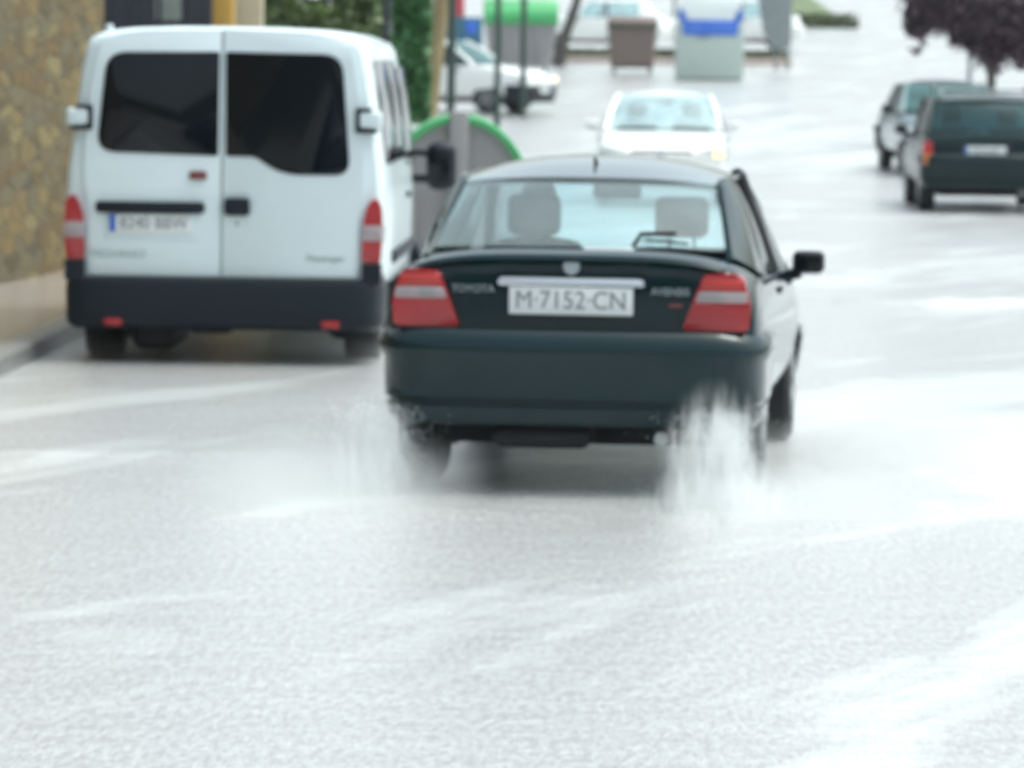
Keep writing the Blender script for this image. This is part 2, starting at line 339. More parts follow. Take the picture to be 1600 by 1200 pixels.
def empty(name, loc, rz=0.0, **k):
    o = bpy.data.objects.new(name, None); C.objects.link(o); o.location = loc; o.rotation_euler = (0, 0, rz); o.empty_display_size = 0.2
    return tag(o, **k)
def text(name, s, size, m, parent, loc, rot=(math.pi/2, 0, 0), sx=1.0, ext=0.002, shear=0.0):
    cu = bpy.data.curves.new(name, 'FONT'); cu.body = s; cu.size = size; cu.extrude = ext; cu.align_x = 'CENTER'; cu.align_y = 'CENTER'; cu.shear = shear
    t = bpy.data.objects.new('t', cu); C.objects.link(t); bpy.context.view_layer.update()
    me = bpy.data.meshes.new_from_object(t.evaluated_get(bpy.context.evaluated_depsgraph_get())); bpy.data.objects.remove(t)
    me.transform(Matrix.Translation(loc) @ Matrix.Rotation(rot[2], 4, 'Z') @ Matrix.Rotation(rot[0], 4, 'X') @ Matrix.Diagonal((sx, 1, 1, 1)))
    me.materials.clear()
    return link(name, me, m, parent, smooth=False)
def sweep(path, sec):
    """path: plan points (x,y) of the surface line; sec: closed section (outward, z) -> MB"""
    n = len(path); secs = []
    for i, p in enumerate(path):
        a = Vector(path[max(i-1, 0)]); b = Vector(path[min(i+1, n-1)]); t = (b-a).normalized(); nrm = Vector((t.y, -t.x))
        secs.append([(p[0]+nrm.x*o, p[1]+nrm.y*o, z) for o, z in sec])
    return MB().loft(secs, closed=True)
def spline(pts, n=5):
    out = []
    for i in range(len(pts)-1):
        p0 = Vector(pts[max(i-1,0)]); p1 = Vector(pts[i]); p2 = Vector(pts[i+1]); p3 = Vector(pts[min(i+2, len(pts)-1)])
        for k in range(n):
            t = k/n; out.append(0.5*((2*p1)+(p2-p0)*t+(2*p0-5*p1+4*p2-p3)*t*t+(3*p1-p0-3*p2+p3)*t**3))
    out.append(Vector(pts[-1])); return out

# ---------------------------------------------------------------- ground
HP = [(-200,0),(58,0),(70,0.04),(80,0.25),(94,0.75),(115,1.30),(140,2.05),(190,3.9),(250,6.4),(400,14),(1500,70)]
def H(y):
    for (a, ha), (b, hb) in zip(HP, HP[1:]):
        if y <= b:
            return ha + (hb-ha)*(y-a)/(b-a)
    return HP[-1][1]
def Hs(y): return sum(H(y + k*2.0) for k in range(-3, 4))/7 if y > 50 else 0.0
def PX(px, dist): return (px-800-(7 if dist > 35 else 0))/F*dist
def AX(x0, y): return x0 + y*0.0307                # lines running along the street
def strip(name, fx0, fx1, ys, dz, m, nx=8):
    bm = bmesh.new(); rows = [[bm.verts.new((fx0(y)+(fx1(y)-fx0(y))*i/nx, y, Hs(y)+dz)) for i in range(nx+1)] for y in ys]
    for j in range(len(rows)-1):
        for i in range(nx): bm.faces.new((rows[j][i], rows[j][i+1], rows[j+1][i+1], rows[j+1][i]))
    me = bpy.data.meshes.new(name); bm.to_mesh(me); bm.free(); return link(name, me, m)
ys = [-40, -10] + list(range(0, 60, 6)) + list(range(60, 260, 4)) + [260, 300, 350, 400, 600, 900, 1200]
tag(strip('ground', lambda y: -500, lambda y: 500, ys, -0.03, M['ground'], 20), kind='structure')
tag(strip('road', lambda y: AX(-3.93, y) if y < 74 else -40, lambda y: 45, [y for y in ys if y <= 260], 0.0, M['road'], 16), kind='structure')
# low standing ripples where the flood water piles up
def ripple(x0, x1, y, slope, h, wd_, seed):
    bm = bmesh.new(); rows = []
    n = int((x1-x0)/0.12)
    for i in range(n+1):
        u = i/n; x = x0+(x1-x0)*u; yc = y + slope*(x-x0) + 0.35*noise.noise(Vector((x*0.8, seed, 0))); hh = h*math.sin(math.pi*u)**0.5*(0.6+0.8*abs(noise.noise(Vector((x*1.9, seed, 4)))))
        rows.append([bm.verts.new((x, yc + wd_*t_, Hs(y)+0.003 + hh*math.exp(-(t_*2.3)**2) - (0.004 if abs(t_) > 0.9 else 0))) for t_ in [-1+k/6 for k in range(13)]])
    for a, b in zip(rows, rows[1:]):
        for k in range(12): bm.faces.new((a[k], a[k+1], b[k+1], b[k]))
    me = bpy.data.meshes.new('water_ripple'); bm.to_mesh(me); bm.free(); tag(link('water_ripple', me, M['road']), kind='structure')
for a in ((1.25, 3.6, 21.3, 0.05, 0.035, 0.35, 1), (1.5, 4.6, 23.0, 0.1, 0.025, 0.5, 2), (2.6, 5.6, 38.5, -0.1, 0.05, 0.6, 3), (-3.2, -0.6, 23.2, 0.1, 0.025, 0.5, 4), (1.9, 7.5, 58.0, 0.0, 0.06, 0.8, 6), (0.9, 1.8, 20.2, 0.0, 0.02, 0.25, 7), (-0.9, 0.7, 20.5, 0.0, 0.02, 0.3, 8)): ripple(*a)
# raised pavement and kerb on the left
py_ = [-10] + list(range(0, 73, 6)) + [73]
bm = MB()
rows = [[(AX(-12.0, y), y, 0.0), (AX(-12.0, y), y, 0.12), (AX(-4.08, y), y, 0.12), (AX(-4.08, y), y, 0.0)] for y in py_]
bm.loft(rows, closed=True); tag(bm.build('pavement', M['paving']), kind='structure')
rows = [[(AX(-4.08, y), y, -0.01), (AX(-4.08, y), y, 0.125), (AX(-3.96, y), y, 0.125), (AX(-3.93, y), y, 0.10), (AX(-3.93, y), y, -0.01)] for y in py_]
tag(MB().loft(rows, closed=True).build('kerb', M['kerb']), kind='structure')
# wooded hillside behind the viewpoint, seen only as the dark skyline mirrored in the windows
bm = bmesh.new(); rows = []
for j in range(9):
    rows.append([])
    for i in range(41):
        x = -160 + 8*i; yy = -45 - 9*j
        z = -0.5 + (j/8)**0.8 * (17 + 7*noise.noise(Vector((x*0.02, 3, 1))) + 3*noise.noise(Vector((x*0.11, 9, j*0.3))))
        rows[-1].append(bm.verts.new((x, yy, z)))
for j in range(8):
    for i in range(40): bm.faces.new((rows[j][i], rows[j][i+1], rows[j+1][i+1], rows[j+1][i]))
me = bpy.data.meshes.new('hills'); bm.to_mesh(me); bm.free(); tag(link('hills', me, M['hills']), kind='structure')

# ---------------------------------------------------------------- stone wall, gate, pillars
WX = lambda y: -3.96 + 0.119*(y-37.1)      # the wall turns slightly towards the road
t = MB().prism([(WX(12), 12), (WX(40.9), 40.9), (WX(40.9)-0.5, 41.0), (WX(12)-0.5, 12)], 'z', 0.10, 3.35)
wall = t.build('stone_wall', M['stone'], smooth=False)
tag(wall, 'tall rough ochre stone wall along the left pavement', 'wall')
gy = 47.0
t = empty('driveway_gate', (PX(240, gy), gy, 0.12), label='black metal driveway gate with frosted panels between stone wall and ochre post', cat='gate')
g = MB(); g.box(-0.58, 0.58, 0, 0.05, 0.05, 2.9, 0.01); g.build('panel', M['gate'], t)
for x0, x1, z0, z1 in ((0.02, 0.28, 2.10, 2.36), (0.14, 0.24, 2.45, 2.75), (-0.35, -0.15, 1.2, 1.6)):
    MB().box(x0, x1, -0.012, -0.002, z0, z1, 0.003).build('frosted_pane', M['gate_gap'], t)
for x in (-0.45, -0.2, 0.05, 0.32, 0.5): MB().box(x, x+0.03, -0.03, -0.013, 0.1, 2.85, 0.004).build('bar', M['gate'], t)
t = MB().box(-0.11, 0.11, 0, 0.22, 0, 3.3, 0.012).build('ochre_post', M['yellow'])
t.location = (PX(348, 47.4), 47.4, 0.12); tag(t, 'square ochre yellow post beside the beige gate pillar', 'post')
t = empty('gate_pillar', (PX(388, 48), 48, 0.12), label='beige rendered pillar between ochre post and green hedge', cat='pillar')
MB().box(-0.14, 0.14, 0, 0.3, 0, 3.1, 0.01).build('shaft', M['pink_plaster'], t)
MB().box(-0.19, 0.19, -0.05, 0.35, 3.1, 3.2, 0.015).build('cap', M['pink_plaster'], t)

# ---------------------------------------------------------------- foliage
def leaves(bm, fn, n, size, rng):
    for _ in range(n):
        p = fn(rng)
        if p is None: continue
        a = Vector((rng.gauss(0,1), rng.gauss(0,1), rng.gauss(0,1))).normalized(); b = a.orthogonal().normalized()
        c = a.cross(b); s_ = size*rng.uniform(0.6, 1.4)
        k = rng.uniform(0.45, 0.8)
        bm.faces.new([bm.verts.new(Vector(p)+q) for q in (b*s_, c*s_*k, -b*s_, -c*s_*k)])
def leaf_obj(name, fn, n, size, m, parent=None, seed=1):
    rng = random.Random(seed); bm = bmesh.new(); leaves(bm, fn, n, size, rng)
    me = bpy.data.meshes.new(name); bm.to_mesh(me); bm.free(); return link(name, me, m, parent, smooth=False)
def hedge(name, x0, x1, y, depth, z1, n, size, m, label, cat='hedge', seed=1, z0=0.0, gap=0.35, group=None):
    z = Hs(y); r = empty(name, ((x0+x1)/2, y, z), label=label, cat=cat, group=group); hw = (x1-x0)/2
    def f(rng):
        u = rng.uniform(-hw, hw); v = rng.uniform(-depth/2, depth/2); q = rng.uniform(z0, z1)
        k = noise.noise(Vector((u*1.3+seed, v, q*1.3)))
        top = z1*(0.93+0.07*noise.noise(Vector((u*1.7+seed*3, 0, 0))))
        if q > top or k < gap-0.75: return None
        return (u, v + 0.15*k, q)
    leaf_obj('foliage', f, n, size, m, r, seed)
    st = MB(); rg = random.Random(seed)
    k = max(1, int((x1-x0)/1.6))
    for i in range(k):
        x = -hw + (i+0.5)*(x1-x0)/k; st.tube([(x, 0, 0), (x+rg.uniform(-.1,.1), 0.05, z1*0.5), (x+rg.uniform(-.2,.2), 0, z1*0.85)], [0.04, 0.03, 0.012], 6)
    st.build('stem', M['bark'], r); return r
hedge('tall_hedge', PX(408, 56), PX(604, 56), 56, 1.2, 3.4, 9000, 0.075, M['leaf_green'], 'tall dark green hedge rising behind the white van roof', seed=3)
hedge('cypress', PX(612, 60), PX(672, 60), 60, 0.5, 3.6, 6000, 0.06, M['leaf_bright'], 'bright green narrow conifer between black post and leaning wooden pole', cat='tree', seed=7, z0=1.05)

# posts near the left side
def post(px, d, r, h, m, name, label, cat, lean=0.0, group=None, base=False):
    z = Hs(d) + (0.12 if px < 640 else 0)
    o = empty(name, (PX(px, d), d, z), label=label, cat=cat, group=group)
    MB().tube([(0,0,0),(lean*0.5,0,h*0.5),(lean,0,h)], [r, r*0.97, r*0.9], 12).build('shaft', m, o)
    if base: MB().lathe([(0.0, r*2.4),(0.5, r*2.2),(0.62, r*1.1)], 0, 0, 0, 'z', 16).build('base', m, o)
    return o
post(604, 54, 0.045, 4.2, M['gate'], 'fence_post', 'slim black post at the right end of the tall green hedge', 'post')
post(663, 72, 0.125, 4.6, M['wood'], 'wooden_pole', 'leaning weathered wooden pole behind the van', 'pole', lean=0.45)
post(706, 62, 0.055, 4.8, M['post'], 'lamp_post', 'dark green lamp column rising behind the arched container, leftmost of three', 'lamp post', group='dark columns at the side street')
post(778, 88, 0.06, 5.0, M['post'], 'lamp_post', 'dark green column beside the white car front wheel, middle one of three', 'lamp post', group='dark columns at the side street')
post(818, 92, 0.06, 5.0, M['post'], 'lamp_post', 'dark green column before the white car headlamp, rightmost of three', 'lamp post', group='dark columns at the side street')

# arched green-lidded container behind the van
def arch_container():
    d_ = 40.0
    r = empty('waste_container', (PX(719, d_), d_, 0.0), R(1), label='grey waste container with arched green lid rim behind the white van', cat='container')
    W = 0.56
    arc = [(W*math.sin(a), 0.80 + 0.60*math.cos(a)) for a in [R(-90 + 180*k/24) for k in range(25)]]
    side = [(-W*0.92, 0.12)] + [(p[0]*0.97, p[1]-0.03) for p in arc] + [(W*0.92, 0.12)]
    MB().prism(side, 'y', 0.05, 0.88, 0.01).build('body', M['bin_grey'], r)
    sec = []
    rim = MB()
    secs = []
    for k, p in enumerate(arc):
        a = R(-90 + 180*k/24); nx, nz = math.sin(a), math.cos(a)
        q = [(p[0]+nx*o_, y_, p[1]+nz*o_) for o_, y_ in ((-0.03,-0.01),(0.025,-0.02),(0.035,0.03),(0.035,0.92),(0.025,0.95),(-0.03,0.94))]
        secs.append(q)
    rim.loft(secs, closed=True).build('lid', M['bin_green'], r)
    MB().box(-0.08, 0.08, -0.05, 0.03, 0.5, 1.47, 0.02).build('lifting_bracket', M['bin_grey'], r)
    for x in (-0.42, 0.42): MB().box(x-0.06, x+0.06, -0.02, 0.04, 0.05, 0.7, 0.015).build('rib', M['bin_grey'], r)
    for x in (-0.45, 0.45): 
        for y_ in (0.2, 1.1): MB().lathe([(-0.03,0.03),(-0.03,0.09),(0.03,0.09),(0.03,0.03)], x, y_, 0.09).build('castor', M['black'], r)
arch_container()
def big_bin():
    d_ = 117.0; r = empty('waste_container', (PX(815, d_), d_, Hs(d_)), R(3), label='grey waste container with flat green lid behind the white hatchback', cat='container')
    MB().loft([[(x, y, z) for x, y in rnd([(-w_, 0.05), (w_, 0.05), (w_, 1.1), (-w_, 1.1)], 0.08)] for z, w_ in ((0.15, 0.72), (0.5, 0.78), (1.2, 0.86))], closed=True).build('body', M['bin_grey'], r)
    MB().prism(rnd([(-0.05, 1.2), (-0.05, 1.45), (0.2, 1.8), (0.9, 1.82), (1.2, 1.5), (1.2, 1.2)], 0.1), 'x', -0.89, 0.89, 0.02).build('lid', M['bin_green'], r)
    for x in (-0.4, 0.4): MB().box(x-0.05, x+0.05, -0.02, 0.04, 0.3, 1.18, 0.01).build('rib', M['bin_grey'], r)
    for x in (-0.6, 0.6): MB().lathe([(-0.03,0.03),(-0.03,0.1),(0.03,0.1),(0.03,0.03)], x, 0.3, 0.1).build('castor', M['black'], r)
big_bin()
def bank_bin():
    d_ = 130.0; r = empty('clothing_bank', (PX(722, d_), d_, Hs(d_)), label='teal blue recycling bank with red top at the side street', cat='container')
    MB().box(-0.75, 0.55, 0, 0.9, 0.05, 1.06, 0.05).build('body', M['blue_plastic'], r)
    MB().box(-0.70, 0.05, -0.03, 0.93, 1.062, 2.2, 0.06).build('hood', M['red_plastic'], r)
    MB().box(0.1, 0.4, -0.02, 0.02, 0.6, 0.95, 0.02).build('flap', M['blue'], r)
bank_bin()

# ---------------------------------------------------------------- containers and beds further up
def brown_container():
    d_ = 118.0; r = empty('organic_waste_container', (PX(988, d_), d_, Hs(d_)), label='brown waste container on wheels in front of the low hedge', cat='container')
    MB().loft([[(x, y, z) for x, y in rnd([(-w_, 0.0), (w_, 0.0), (w_, 0.85), (-w_, 0.85)], 0.05)] for z, w_ in ((0.2, 0.52), (1.1, 0.58))], closed=True).build('body', M['brown_bin'], r)
    MB().box(-0.63, 0.63, -0.05, 0.9, 1.1, 1.22, 0.03).build('rim', M['bark'], r)
    MB().prism(rnd([(-0.03, 1.22), (0.0, 1.32), (0.5, 1.42), (0.88, 1.3), (0.9, 1.22)], 0.05), 'x', -0.6, 0.6, 0.01).build('lid', M['brown_bin'], r)
    MB().box(-0.50, 0.50, 0.05, 0.8, 0.14, 0.2).build('chassis', M['under'], r)
    for x in (-0.45, 0.45):
        for y_ in (0.12, 0.7): MB().lathe([(-0.03,0.03),(-0.03,0.1),(0.03,0.1),(0.03,0.03)], x, y_, 0.1).build('castor', M['black'], r)
    for x in (-0.62, 0.58): MB().box(x, x+0.04, 0.3, 0.5, 0.9, 1.0, 0.01).build('handle', M['black'], r)
brown_container()
def paper_container():
    d_ = 114.0; r = empty('paper_container', (PX(1109, d_), d_, Hs(d_)), label='pale grey paper container with blue band under white top', cat='container')
    MB().box(-0.80, 0.80, 0.0, 1.1, 0.04, 1.35, 0.03).build('body', M['paper_bin'], r)
    MB().prism(rnd([(-0.78, 1.35), (0.78, 1.35), (0.76, 1.70), (0.62, 1.98), (-0.62, 1.98), (-0.76, 1.70)], 0.06), 'y', 0.0, 1.1, 0.02).build('top', M['paper_top'], r)
    MB().prism(rnd([(-0.64, 1.07), (0.64, 1.07), (0.68, 1.42), (-0.68, 1.42)], 0.03), 'y', -0.03, 0.02, 0.006).build('band', M['blue'], r)
    text('lettering', 'PAPEL Y CARTON', 0.14, M['light_blue'], r, (0, -0.035, 1.25))
    for s_ in (-1, 1): MB().prism(rnd([(s_*0.54, 1.40), (s_*0.76, 1.40), (s_*0.76, 1.68), (s_*0.66, 1.68)], 0.02), 'y', -0.025, -0.004, 0.004).build('corner_plate', M['plateblue'], r)
    MB().box(-0.32, -0.02, -0.02, -0.003, 1.0, 1.06, 0.004).build('slot', M['ink'], r)
paper_container()
for x0, x1, d_, lab in ((882, 952, 127, 'short low hedge left of the brown container'), (1022, 1062, 127, 'short low hedge between brown and pale containers'), (1160, 1232, 127, 'short low hedge right of the pale paper container')):
    hedge('low_hedge', PX(x0, d_), PX(x1, d_), d_, 0.6, 0.36, 1500, 0.05, M['leaf_low'], lab, seed=x0, group='low hedges in the kerbed bed')
hedge('low_hedge', PX(1236, 160), PX(1340, 160), 160, 0.7, 0.5, 2000, 0.06, M['leaf_low'], 'low hedge furthest up the street beside the wide wet road', seed=5)
z = Hs(126)
MB_ = MB().box(PX(868, 126), PX(1236, 126), 126-0.55, 126-0.35, z-0.15, z+0.17, 0.02); tag(MB_.build('bed_kerb', M['kerb_pink']), kind='structure')
MB_ = MB().box(PX(868, 126)+0.02, PX(1236, 126)-0.02, 126-0.34, 126+2.0, z-0.1, z+0.13); tag(MB_.build('planting_bed', M['soil']), kind='structure')
tag(strip('grass_verge', lambda y: PX(1240, 160)+(y-162)*0.02, lambda y: PX(1338, 160)+(y-162)*0.02, list(range(162, 215, 4)), 0.02, M['verge']), kind='structure')
# sign on two posts
d_ = 122; r = empty('street_sign', (PX(1212, d_), d_, Hs(d_)), label='grey back of a sign panel on two posts right of paper container', cat='sign')
MB().prism(rnd([(-0.35, 1.0), (-0.12, 0.55), (0.36, 0.55), (0.42, 2.6), (-0.62, 2.6)], 0.05), 'y', -0.03, 0.02, 0.005).build('panel', M['pole_grey'], r)
for x in (0.0, 0.30): MB().tube([(x, 0.06, 0), (x, 0.06, 2.6)], 0.035, 8).build('post', M['pole_grey'], r)
# teal awning top
d_ = 150; r = empty('market_awning', (PX(1010, d_), d_, Hs(d_)), label='teal fabric awning behind the white van cars at top of photo', cat='awning')
MB().prism([(-0.9, 2.35), (-0.9, 2.2), (0.9, 3.0), (0.9, 3.1)], 'x', -1.0, 0.95).build('canopy', M['teal'], r)
for x in (-0.9, 0.85):
    for y_ in (-0.8, 0.8): MB().tube([(x, y_, 0), (x, y_, 2.3 if y_ < 0 else 3.0)], 0.03, 8).build('pole', M['pole_grey'], r)
# street tree with a leaning stem beside the green lidded container
def tree(name, px, d_, trunk, rad, blobs, n, size, leaf, label, seed, extra=()):
    r = empty(name, (PX(px, d_), d_, Hs(d_)), label=label, cat='tree')
    tb = MB(); tb.tube(trunk, rad, 10)
    top = Vector(trunk[-1])
    rg = random.Random(seed)
    for b in blobs:
        c = Vector(b[:3]); mid = top.lerp(c, 0.5) + Vector((rg.uniform(-.1,.1), rg.uniform(-.1,.1), 0.1))
        tb.tube([top - Vector((0,0,0.2)), mid, c], [rad[-1]*0.8, rad[-1]*0.5, rad[-1]*0.2], 6)
    tb.build('trunk', M['bark'], r)
    def f(rng):
        b = rng.choice(blobs); v = Vector((rng.gauss(0,1), rng.gauss(0,1), rng.gauss(0,1))).normalized() * (rng.random()**0.45 if rng.random() < 0.72 else rng.uniform(0.8, 1.45))
        p = Vector((b[0]+v.x*b[3], b[1]+v.y*b[3], b[2]+v.z*b[4]))
        if noise.noise(p*3.1 + Vector((seed, 0, 0))) < -0.24 - 0.3*rng.random(): return None
        return p
    leaf_obj('crown', f, n, size, leaf, r, seed); return r
tree('street_tree', 872, 123, [(0,0,0),(0.15,0,0.7),(0.45,0,1.6),(0.7,0,2.9)], [0.2,0.15,0.12,0.10], [(0.3,0,4.0,1.1,0.9),(1.2,0,4.3,1.0,0.8),(-0.6,0,4.4,1.0,0.8)], 2500, 0.09, M['leaf_green'], 'small tree with leaning grey trunk beside green lidded container', 11)
tree('purple_leaf_tree', 1548, 84, [(0,0,0),(0.0,0,1.2),(-0.03,0,2.1)], [0.09,0.08,0.07],
     [(1.25,-0.1,2.35,0.6,0.6),(0.85,0,1.95,0.35,0.35),(0.1,0,2.45,0.75,0.62),(-0.62,0,2.65,0.62,0.5),(-1.15,0,2.65,0.42,0.45),(-1.33,0,2.15,0.17,0.42),(-0.95,-.1,2.35,0.25,0.35),(0.75,0,2.30,0.6,0.62),(0.0,0,3.20,1.3,0.8),(-0.45,0.2,2.05,0.3,0.35),(0.02,0,1.80,0.33,0.42),(0.5,0,1.75,0.3,0.3),(1.1,0.3,3.10,0.9,0.9),(-0.9,0.2,3.20,0.8,0.6)],
     21000, 0.06, M['leaf_purple'], 'dark purple leaved tree with drooping branches above the green estate car', 21)
post(1514, 90, 0.045, 3.2, M['pole_grey'], 'sign_post', 'thin grey pole beside the purple tree trunk', 'pole')

# ---------------------------------------------------------------- vehicles
def wheel(parent, x, y, rad, wid, side):
    tb = MB().lathe([(-wid/2, rad*0.62), (-wid/2, rad*0.92), (-wid*0.36, rad), (wid*0.36, rad), (wid/2, rad*0.92), (wid/2, rad*0.62)], x, y, rad)
    w_ = tb.build('wheel', M['black'], parent)
    rb = MB().lathe([(side*wid*0.30, rad*0.60), (side*wid*0.47, rad*0.64), (side*wid*0.51, rad*0.60), (side*wid*0.44, rad*0.5), (side*wid*0.42, rad*0.2), (side*wid*0.50, rad*0.12)], x, y, rad, n=30)
    for k in range(5):
        a = 2*math.pi*k/5
        rb.prism([(y+math.cos(a+s_)*q, rad+math.sin(a+s_)*q) for s_, q in ((-.5, rad*.14), (-.16, rad*.58), (.16, rad*.58), (.5, rad*.14))], 'x', x+side*wid*0.43, x+side*wid*0.53)
    rb.build('rim', M['rim'], w_); return w_
def mirror(parent, x, y, z, side, m, big=1.0):
    b = MB(); b.box(x+side*0.05, x+side*(0.05+0.19*big), y-0.05, y+0.07, z-0.06*big, z+0.075*big, 0.03); b.tube([(x-side*0.02, y+0.02, z-0.07), (x+side*0.09, y, z-0.045)], [0.03, 0.03], 8)
    o = b.build('wing_mirror', m, parent)
    MB().box(x+side*0.07, x+side*(0.05+0.17*big), y-0.062, y-0.052, z-0.045*big, z+0.06*big, 0.004).build('mirror_glass', M['glass_dark'], o)
    return o
def plate(parent, xc, y, z, s, w_=0.52, h_=0.115, band=True, face=-1, size=0.098):
    o = MB().box(xc-w_/2, xc+w_/2, y-0.008, y+0.008, z-h_/2, z+h_/2, 0.004).build('number_plate', M['platewhite'], parent)
    if band: MB().box(xc-w_/2*1+0.002, xc-w_/2+0.042, y-0.011 if face < 0 else y+0.009, y-0.0085 if face < 0 else y+0.011, z-h_/2+0.004, z+h_/2-0.004).build('plate_band', M['plateblue'], o)
    rot = (math.pi/2, 0, 0) if face < 0 else (math.pi/2, 0, math.pi)
    text('plate_lettering', s, size, M['ink'], o, (xc+(0.02 if band else 0), y+face*0.010, z), rot, sx=0.92)
    return o
def seat(parent, x, y, zs, back_h=0.62, head=True):
    b = MB(); b.box(x-0.25, x+0.25, y, y+0.5, zs-0.14, zs, 0.05)
    b.prism([(y-0.02, zs-0.05), (y+0.12, zs-0.05), (y-0.02, zs+back_h), (y-0.13, zs+back_h)], 'x', x-0.24, x+0.24, 0.03)
    o = b.build('seat', M['cabin'], parent)
    if head:
        h = MB().box(x-0.13, x+0.13, y-0.18, y-0.08, zs+back_h+0.05, zs+back_h+0.25, 0.04)
        for q in (-0.06, 0.06): h.tube([(x+q, y-0.10, zs+back_h-0.05), (x+q, y-0.12, zs+back_h+0.08)], 0.008, 6)
        h.build('headrest', M['cabin'], o)
    return o
def car(name, loc, rz, paint, P, gh, label, cat='car', rear=None, front=None, bumper=None, wheels=(0.78, 3.45, 0.305, 0.19), glass='glass', sideglass='glass_side', rails=False, plates=('',''), trackw=0.74, lit=None, group=None, seats=True, mir=True, wagon=False, roofmat=None):
    r = empty(name, loc, rz, label=label, cat=cat, group=group)
    L_ = P[-1][0]
    secs = []
    for (y, zb, zs, zc, w_, wt) in P:
        half = [(0, zb), (w_*0.72, zb), (w_*0.95, zb+0.05), (w_, zb+(zs-zb)*0.40), (w_*0.995, zb+(zs-zb)*0.66), (w_*0.965, zb+(zs-zb)*0.88), (wt+(w_-wt)*0.55, zs), (wt, (zs*0.35+zc*0.65)), (wt*0.55, zc), (0, zc)]
        full = [(-x, z) for x, z in half[1:-1]][::1]
        ring = [(x, y, z) for x, z in half] + [(x, y, z) for x, z in reversed(full)]
        secs.append(ring)
    bod = MB().loft(secs, closed=True).build('body', M[paint], r)
    ra, fa, wr, ww = wheels
    cuts = []
    for yy in (ra, fa):
        for s_ in (-1, 1):
            x_ = s_*(trackw+0.02)
            cuts.append(MB().lathe([(-0.16, wr+0.055), (0.2, wr+0.055)] if s_ > 0 else [(-0.2, wr+0.055), (0.16, wr+0.055)], x_, yy, wr+0.01, n=32).mesh('cut'))
    bake(bod, sub=2, cutters=cuts)
    for yy in (ra, fa):
        for s_ in (-1, 1): wheel(r, s_*trackw, yy, wr, ww, s_)
    MB().box(-0.62, 0.62, 0.35, L_-0.4, 0.20, 0.34, 0.03).build('underbody', M['under'], r)
    # greenhouse: gh = rear window bottom/top (y,z,x), windscreen bottom/top (y,z,x), belt x, roof x
    (rby, rbz, rbx), (rty, rtz, rtx), (fby, fbz, fbx), (fty, ftz, ftx) = gh['rb'], gh['rt'], gh['fb'], gh['ft']
    bx = gh['bx']; zr = gh['roof']
    panel('rear_window', [(-rbx, rby, rbz), (rbx, rby, rbz), (rtx, rty, rtz), (-rtx, rty, rtz)], (0, -0.09, 0.03), M[glass], r, inset=0.012)
    panel('windscreen', [(fbx, fby, fbz), (-fbx, fby, fbz), (-ftx, fty, ftz), (ftx, fty, ftz)], (0, 0.10, 0.03), M[glass], r, inset=0.012)
    # roof
    secs = []
    for k in range(9):
        t_ = k/8; y = rty-0.03 + (fty-rty+0.06)*t_; wx = rtx + (ftx-rtx)*t_ + 0.05*math.sin(math.pi*t_)
        ze = rtz + (ftz-rtz)*t_ + 0.025*math.sin(math.pi*t_); zm = ze + zr*(0.35+0.65*math.sin(math.pi*t_)**0.6) + 0.02*math.sin(math.pi*t_)
        bow = 0.07*(1-2*t_)
        secs.append([(wx*u, y-bow*(1-u*u), ze-0.02 + (zm-ze)*(1-abs(u)**2.6)) for u in [-1.03 + 2.06*i/16 for i in range(17)]] +
                    [(wx*u, y-bow*(1-u*u)*0.9, ze-0.05 + (zm-ze)*(1-abs(u)**2.6)) for u in [0.98 - 1.96*i/16 for i in range(17)]])
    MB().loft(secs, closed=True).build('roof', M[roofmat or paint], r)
    for s_ in (-1, 1):
        ry1 = gh.get('cy', rby+0.55); rty1 = gh.get('cty', rty+0.28); zb_ = gh.get('beltz', 0.95)
        def sd(y, z_, x): return (s_*x, y, z_)
        xr = rtx+0.03; 
        quad = [sd(rby, rbz-0.03, rbx+0.01), sd(ry1, zb_-0.02, bx), sd(rty1, rtz+0.01, xr), sd(rty, rtz, rtx+0.01)]
        panel('rear_pillar', quad if s_ > 0 else [quad[1], quad[0], quad[3], quad[2]], (s_*0.03, 0, 0), M[paint], r, thick=0.03)
        if gh.get('qglass'):
            qg = [sd(rby+0.18, zb_+0.0, bx), sd(ry1-0.05, zb_-0.0, bx+0.005), sd(rty1-0.05, rtz-0.05, xr+0.015), sd(rty+0.18, rtz-0.05, rtx+0.035)]
            panel('quarter_window', qg if s_ > 0 else [qg[1], qg[0], qg[3], qg[2]], (s_*0.05, 0, 0), M[sideglass], r)
        ym = (ry1+fby)/2 - 0.12; ytm = ym - 0.02
        for a, b, ta, tb_ in ((ry1, ym-0.03, rty1, ytm-0.03), (ym+0.03, fby-0.22, ytm+0.03, fty-0.02)):
            q = [sd(a, zb_-0.02, bx), sd(b, zb_-0.02, bx), sd(tb_, ftz+0.01, ftx+0.03), sd(ta, rtz+0.01, xr)]
            panel('side_window', q if s_ > 0 else [q[1], q[0], q[3], q[2]], (s_*0.03, 0, 0), M[sideglass], r)
        MB().tube([sd(ym, zb_-0.03, bx+0.003), sd(ytm, rtz+0.01, xr+0.015)], 0.032, 8).build('door_pillar', M['black'], r)
        MB().tube([sd(fby-0.03, fbz-0.03, fbx+0.02), sd((fby+fty)/2, (fbz+ftz)/2+0.02, (fbx+ftx)/2+0.03), sd(fty, ftz+0.0, ftx+0.02)], 0.035, 8).build('front_pillar', M[paint], r)
        MB().tube([sd(rty1, rtz-0.01, xr+0.002), sd(ytm, rtz+0.0, xr+0.028), sd(fty, ftz-0.015, ftx+0.025)], 0.016, 8).build('roof_rail' if rails else 'gutter', M[paint], r)
